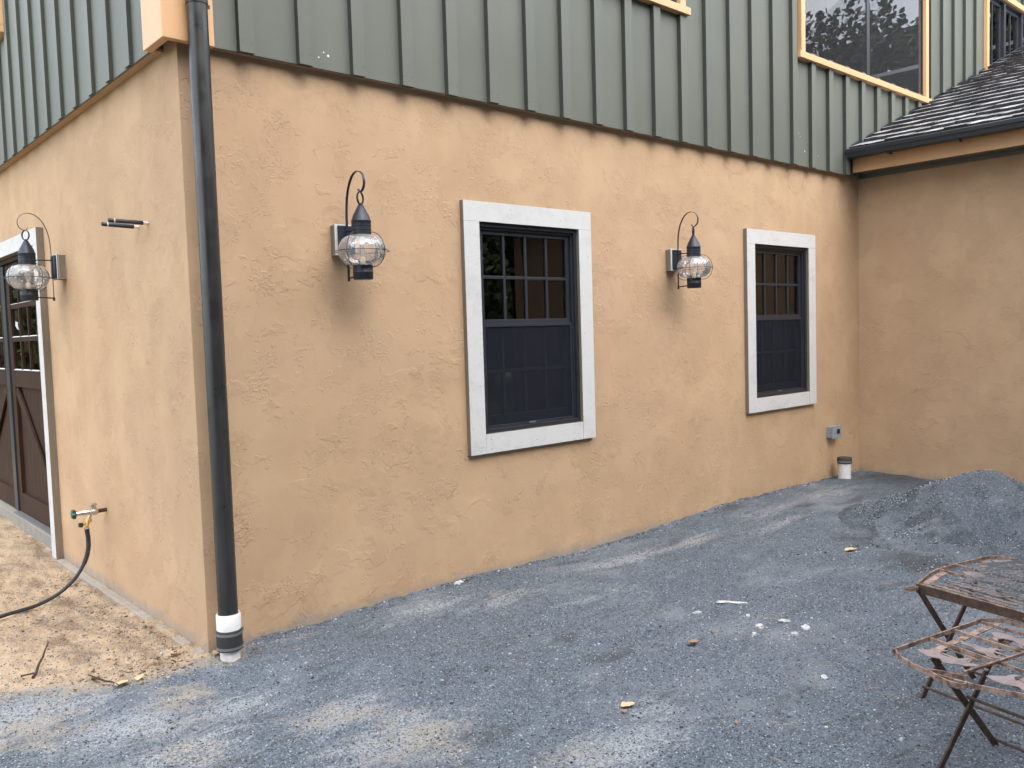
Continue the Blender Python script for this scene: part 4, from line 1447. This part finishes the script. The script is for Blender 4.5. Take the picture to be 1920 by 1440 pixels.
# crumpled wire netting on the far table
def netting():
    o = Vector((2.135, -3.035, 0)) + A * .36 + Bv * .33
    b = MB()
    for layer in range(3):
        c = .030
        nu, nv = 26, 22
        rz = random.uniform(0, 3)
        def P(i, j):
            x = (i - nu / 2) * c * .87 * .9
            y = (j - nv / 2) * c * .72
            q = Vector((x, y, layer * 2.3))
            d = mn.noise_vector(q * 5.0) * .05 + mn.noise_vector(q * 14.0) * .016
            h = .055 * math.exp(-(x * x / .05 + y * y / .06)) * (layer * .6 + .5)
            z = h + max(-.01, d.z * .8) + .012 + layer * .006
            cr_, sr_ = math.cos(rz * .3), math.sin(rz * .3)
            return Vector((x * cr_ - y * sr_, x * sr_ + y * cr_, 0)) * 1.0 + Vector((d.x, d.y, z))
        for i in range(nu):
            for j in range(nv):
                k = (i + j) % 2
                p = P(i + .17 * (1 if k else -1), j)
                if (i + j) % 2 == 0 and i + 1 < nu:
                    pass
                if j + 1 < nv:
                    b.tube([p, P(i + .17 * (-1 if k else 1), j + 1)], .0011, 3, caps=False)
                if k and i + 1 < nu:
                    b.tube([p, P(i + 1 - .17, j)], .0014, 3, caps=False)
    ob = b.build('wire_netting', M['wire'], None, loc=(o.x, o.y, .40), recalc=False)
    tag(ob, 'crumpled grey chicken wire lying on the far rusty table', 'wire netting')
netting()

# ------------------------------------------------------------------ small things on the ground
def twig(pts, r, lab, branch=None):
    base = Vector(pts[0])
    o0 = Vector((base.x, base.y, gz(base.x, base.y)))
    b = MB()
    P = [Vector((x - o0.x, y - o0.y, z)) for x, y, z in pts]
    b.tube(P, [r * (1 - .55 * i / (len(P) - 1)) for i in range(len(P))], 7)
    if branch:
        Q = [Vector((x - o0.x, y - o0.y, z)) for x, y, z in branch]
        b.tube(Q, r * .5, 6)
    o = b.build('twig', M['twig'], None, loc=o0)
    tag(o, lab, 'twig', 'fallen twigs')
twig([(-.815, .355, .008), (-.79, .40, .012), (-.755, .50, .020), (-.72, .56, .035), (-.69, .64, .045), (-.655, .71, .065)], .0085, 'bent brown twig lying on the sand near the picture edge', [(-.79, .40, .012), (-.86, .42, .01)])
twig([(-.605, .045, .006), (-.585, .01, .012), (-.565, -.05, .008), (-.545, -.09, .010), (-.525, -.165, .006)], .0075, 'dark twig lying where the sand meets the gravel', [(-.585, .01, .012), (-.60, .09, .008)])

def leaf(x, y, s, ang, mat, lab, lift=.006, curl=.25):
    b = MB()
    n = 9
    vs, fs = [], []
    for i in range(n):
        f = i / (n - 1)
        w = math.sin(math.pi * f ** .8) * .36 * (1 + .18 * math.sin(9 * f)) + .01
        zc = curl * s * (f - .5) ** 2
        for k, q in enumerate((-1, -.4, 0, .45, 1)):
            vs.append(((f - .5) * s, q * w * s * .8, zc + abs(q) ** 1.5 * w * s * .45 + random.uniform(-.03, .03) * s))
    for i in range(n - 1):
        for k in range(4):
            fs.append((i * 5 + k, i * 5 + k + 1, (i + 1) * 5 + k + 1, (i + 1) * 5 + k))
    b.add(vs, fs, 0, True)
    o = b.build('dry_leaf', M[mat], None, loc=(x, y, top_z(x, y) + lift))
    o.rotation_euler = (random.uniform(-.15, .15), random.uniform(-.15, .15), ang)
    sm = o.modifiers.new('thickness', 'SOLIDIFY')
    sm.thickness = .0012
    tag(o, lab, 'leaf', 'dry leaves on the ground')
leaf(1.095, -2.165, .075, -.5, 'leafpale', 'pale tan dry leaf, largest on the open gravel')
leaf(1.045, -2.185, .045, .9, 'leafbrown', 'small torn leaf scrap beside the pale tan leaf', .003)
leaf(1.945, -1.905, .085, .2, 'leafbrown', 'curled brown dry leaf on the open gravel', .008, .8)
leaf(4.315, -1.61, .10, -.5, 'leafpale', 'pale leaf on the gravel at the foot of the heap')
leaf(.030, -.060, .080, .5, 'leafpale', 'yellowish leaf tucked against the foot of the house corner')
leaf(-.505, -.12, .10, .7, 'leafpale', 'long pale leaf beside the dark twig')
leaf(-.40, -.07, .075, .9, 'leafpale', 'pale leaf between the dark twig and the house corner')
leaf(-.15, .10, .07, .3, 'leafbrown', 'brown leaf on the sand a step left of the house corner', .008, .7)
leaf(1.30, -2.61, .03, 1.0, 'leafbrown', 'tiny orange-brown leaf scrap in the front of the gravel', .004)

def chunk(x, y, sx, sy, sz, ang, lab, mat='chip', name='plaster_chip', group='white plaster crumbs on the gravel', cat='plaster chip'):
    bm = bmesh.new()
    bmesh.ops.create_icosphere(bm, subdivisions=3, radius=1.0)
    sd = random.uniform(0, 50)
    for v in bm.verts:
        k = 1 + .55 * mn.noise(v.co * 1.7 + Vector((sd, 0, 0))) + .25 * mn.noise(v.co * 4.5 + Vector((0, sd, 0)))
        v.co = Vector((v.co.x * sx * k, v.co.y * sy * k, v.co.z * sz * k))
    me = bpy.data.meshes.new(name)
    bm.to_mesh(me); bm.free()
    me.materials.append(M[mat])
    o = link(name, me, None, (x, y, top_z(x, y) + sz * .12))
    o.rotation_euler = (random.uniform(-.1, .1), random.uniform(-.1, .1), ang)
    tag(o, lab, cat, group)
chunk(2.675, -1.665, .085, .020, .008, -.9, 'long smear of white plaster, largest of the crumbs on the gravel')
chunk(2.40, -1.60, .035, .012, .008, -.2, 'thin white plaster sliver left of the long smear')
chunk(2.44, -2.005, .030, .022, .014, .3, 'white plaster lump in the middle of the crumbs')
chunk(2.60, -2.07, .040, .016, .010, -.4, 'flat white plaster flake right of the middle lump')
chunk(2.56, -1.85, .022, .012, .008, .6, 'small white plaster flake just beyond the middle lump')
chunk(2.30, -2.06, .022, .014, .012, .6, 'white plaster crumb just in front of the middle lump')
chunk(1.745, -.062, .045, .02, .018, .1, 'white plaster scrap against the wall foot left of the first window')
st = dict(mat='chip', name='pebble', group='pale pebbles on the gravel', cat='pebble')
chunk(2.465, -2.215, .020, .018, .014, .3, 'round white pebble near the plaster crumbs', **st)
chunk(2.61, -2.20, .030, .022, .014, .3, 'flat grey-white pebble right of the round one', **st)
chunk(2.03, -2.628, .022, .014, .010, .9, 'oval white pebble left of the nearest table leg', **st)

# loose stones: one object, nobody could count them
def scatter(name, n, region, size, mat, flat=.6, seed=1, zoff=0.0):
    r = np.random.default_rng(seed)
    pts = []
    while len(pts) < n:
        x, y = region(r)
        if (y > -.015 and x > -.08) or (x > 7.69): continue
        pts.append((x, y))
    pts = np.array(pts)
    z = np.array([top_z(x, y) for x, y in pts])
    base = np.array([(1, 0, 0), (0, 1, 0), (-1, 0, 0), (0, -1, 0), (0, 0, 1), (0, 0, -1)], float)
    tri = np.array([(0, 1, 4), (1, 2, 4), (2, 3, 4), (3, 0, 4), (1, 0, 5), (2, 1, 5), (3, 2, 5), (0, 3, 5)])
    s = size(r, n)[:, None, None]
    v = base[None] * (1 + .5 * (r.random((n, 6, 1)) - .5)) * s
    v[:, :, 2] *= flat
    a = r.random(n) * 6.283
    c, sn = np.cos(a)[:, None], np.sin(a)[:, None]
    vx, vy = v[:, :, 0] * c - v[:, :, 1] * sn, v[:, :, 0] * sn + v[:, :, 1] * c
    tl = (r.random((n, 1)) - .5) * 1.2
    vz = v[:, :, 2] + vx * tl
    out = np.stack([vx + pts[:, 0:1], vy + pts[:, 1:2], vz + z[:, None] + zoff + s[:, :, 0] * .15], -1).reshape(-1, 3)
    f = (tri[None] + (np.arange(n) * 6)[:, None, None]).reshape(-1, 3)
    me = bpy.data.meshes.new(name)
    me.vertices.add(len(out)); me.vertices.foreach_set('co', out.ravel())
    me.loops.add(f.size); me.loops.foreach_set('vertex_index', f.ravel().astype(np.int32))
    me.polygons.add(len(f)); me.polygons.foreach_set('loop_start', np.arange(len(f)) * 3)
    me.materials.append(mat)
    me.update(calc_edges=True)
    o = link(name, me)
    return o
def reg_gravel(r):
    # nearer the camera is denser
    d = 1.6 + 6.5 * r.random() ** 1.5
    a = math.radians(-41.5) + (r.random() - .5) * 1.25
    return -1.82 - math.sin(a) * d, -4.72 + math.cos(a) * d
o = scatter('loose_gravel', 110000, reg_gravel, lambda r, n: .0022 + .0042 * r.random(n) ** 2.2, M['stone'], .65, 3)
tag(o, 'loose crushed grey stone scattered over the yard', 'gravel', kind='stuff')
o = scatter('coarse_gravel', 2600, reg_gravel, lambda r, n: .004 + .008 * r.random(n) ** 3, M['stone'], .6, 13)
tag(o, 'coarser stones lying among the crushed gravel', 'gravel', kind='stuff')
def reg_foot(r):
    if r.random() < .6:
        return .2 + 7.4 * r.random(), -.02 - abs(r.normal()) * .035
    return 3.9 + 1.2 * r.random(), -1.3 - 1.2 * r.random()
o = scatter('wall_foot_stones', 900, reg_foot, lambda r, n: .003 + .011 * r.random(n) ** 2.5, M['stone'], .6, 14)
tag(o, 'stones gathered along the foot of the long wall and the heap', 'gravel', kind='stuff')
def reg_pile(r):
    a, q = r.random() * 6.283, 1.02 * r.random() ** .6
    return 5.78 + q * math.cos(a), -2.02 + q * math.sin(a)
o = scatter('heap_stones', 12000, reg_pile, lambda r, n: .003 + .006 * r.random(n) ** 2, M['stone'], .7, 4)
tag(o, 'stones loose on the surface of the gravel heap', 'gravel', kind='stuff')
def reg_white(r):
    return 2.55 + r.normal() * .30, -1.95 + r.normal() * .22
o = scatter('plaster_crumbs', 420, reg_white, lambda r, n: .0015 + .008 * r.random(n) ** 4, M['chip'], .4, 5)
tag(o, 'fine white plaster crumbs spread over the gravel', 'plaster crumbs', kind='stuff')
def reg_corner(r):
    if r.random() < .5:
        return -.03 - abs(r.normal()) * .22, r.random() * 2.6
    return -.25 + r.normal() * .35, .02 + r.normal() * .14
o = scatter('leaf_litter', 900, reg_corner, lambda r, n: .003 + .014 * r.random(n) ** 2.5, M['litter'], .25, 6)
tag(o, 'bits of dead leaf and bark along the side wall', 'leaf litter', kind='stuff')
def reg_sand(r):
    return -1.6 + 1.5 * r.random(), .1 + 5 * r.random()
o = scatter('sand_clods', 1100, reg_sand, lambda r, n: .003 + .010 * r.random(n) ** 3, M['litter'], .5, 8)
tag(o, 'small clods and crumbs lying on the sand', 'clods', kind='stuff')
# dry stems
b = MB()
for i in range(150):
    r_ = rng.random()
    if i < 40:
        x, y = 1.9 + rng.normal() * .45, -3.0 + rng.normal() * .35
    else:
        x, y = 1.0 + 3.5 * rng.random(), -.4 - 2.6 * rng.random()
    a = rng.random() * 6.28
    ln = .02 + .07 * rng.random() ** 2
    z = gz(x, y) + .006
    b.tube([(x, y, z), (x + ln * .5 * math.cos(a), y + ln * .5 * math.sin(a), z + .004), (x + ln * math.cos(a + .3), y + ln * math.sin(a + .3), z + .001)], .0011, 4)
o = b.build('dry_stems', M['straw'], recalc=False)
tag(o, 'dry grass stems strewn on the gravel', 'stems', kind='stuff')

# ------------------------------------------------------------------ the wood mirrored in the window glass, plus unseen trees added to cut light
def woodland():
    r = np.random.default_rng(5)
    b = MB()
    trees = []
    for i in range(40):
        ang = math.radians(-72 + 102 * (i + r.random()) / 40)       # round the far side of the yard
        d = 13.5 + 9 * r.random()
        tx, ty = 4 + d * math.cos(ang), -2 + d * math.sin(ang)
        trees.append((tx, ty, min(7.5 + 4.5 * r.random(), 4.7 + .275 * math.hypot(tx - 7, ty) + 1.0 * r.random()), 1.1))
    for i in range(15):                                             # tall unseen trees south-west, added to darken the wing wall
        ang = math.radians(198 + 38 * (i + r.random()) / 15)
        d = 9.5 + 4 * r.random()
        trees.append((1 + d * math.cos(ang), -2.5 + d * math.sin(ang), 10.5 + 3.5 * r.random(), 1.6))
    for i in range(9):                                              # north, mirrored in the garage door
        trees.append((-9 + 11 * (i + r.random()) / 9, 17 + 5 * r.random(), 6 + 2 * r.random(), 1.7))
    for i in range(22):                                             # unseen evergreen row added behind the camera to dim the lower wall
        trees.append((-6 + 12.6 * (i + r.random()) / 22, -7.6 - 0.9 * r.random(), 6.2 + 0.9 * r.random(), 2.0))
    V, F = [], []
    for (x, y, h, dn) in trees:
        z = -.2
        k = r.normal(0, .25, 2)
        b.tube([(x, y, z), (x + k[0] * .4, y + k[1] * .4, h * .45), (x + k[0], y + k[1], h * .9)], [.22, .15, .04], 8, mi=1)
        for q in range(6):
            a = r.random() * 6.28; hz = h * (.35 + .5 * r.random()); ln = 1 + 1.6 * r.random()
            b.tube([(x, y, hz), (x + ln * math.cos(a), y + ln * math.sin(a), hz + .5 + ln * .4)], [.06, .02], 5, mi=1)
        nl = int((5200 if dn == 1.1 else 620) * dn)
        for c in range(nl):
            a = r.random() * 6.28; rr = (.5 + .18 * h if dn < 1.9 else .85) * r.random() ** .5
            zz = h * ((.06 if dn < 1.5 else .10) + (.94 if dn < 1.5 else .92) * r.random())
            rr *= max(.15, 1.25 - abs(zz / h - .6) * 1.6)
            p = Vector((x + rr * math.cos(a), y + rr * math.sin(a), zz))
            n = Vector(r.normal(0, 1, 3)).normalized()
            t = n.orthogonal().normalized() * (.10 + .14 * r.random()) * (.60 if dn == 1.1 else .9)
            s = n.cross(t) * .7
            b.add([p - t, p + s, p + t, p - s], [(0, 1, 2, 3)], 0)
    o = b.build('woodland', [M['foliage'], M['bark']], recalc=False)
    tag(o, 'trees mirrored in the windows, with unseen rows added to block light', 'woodland', kind='stuff')
woodland()
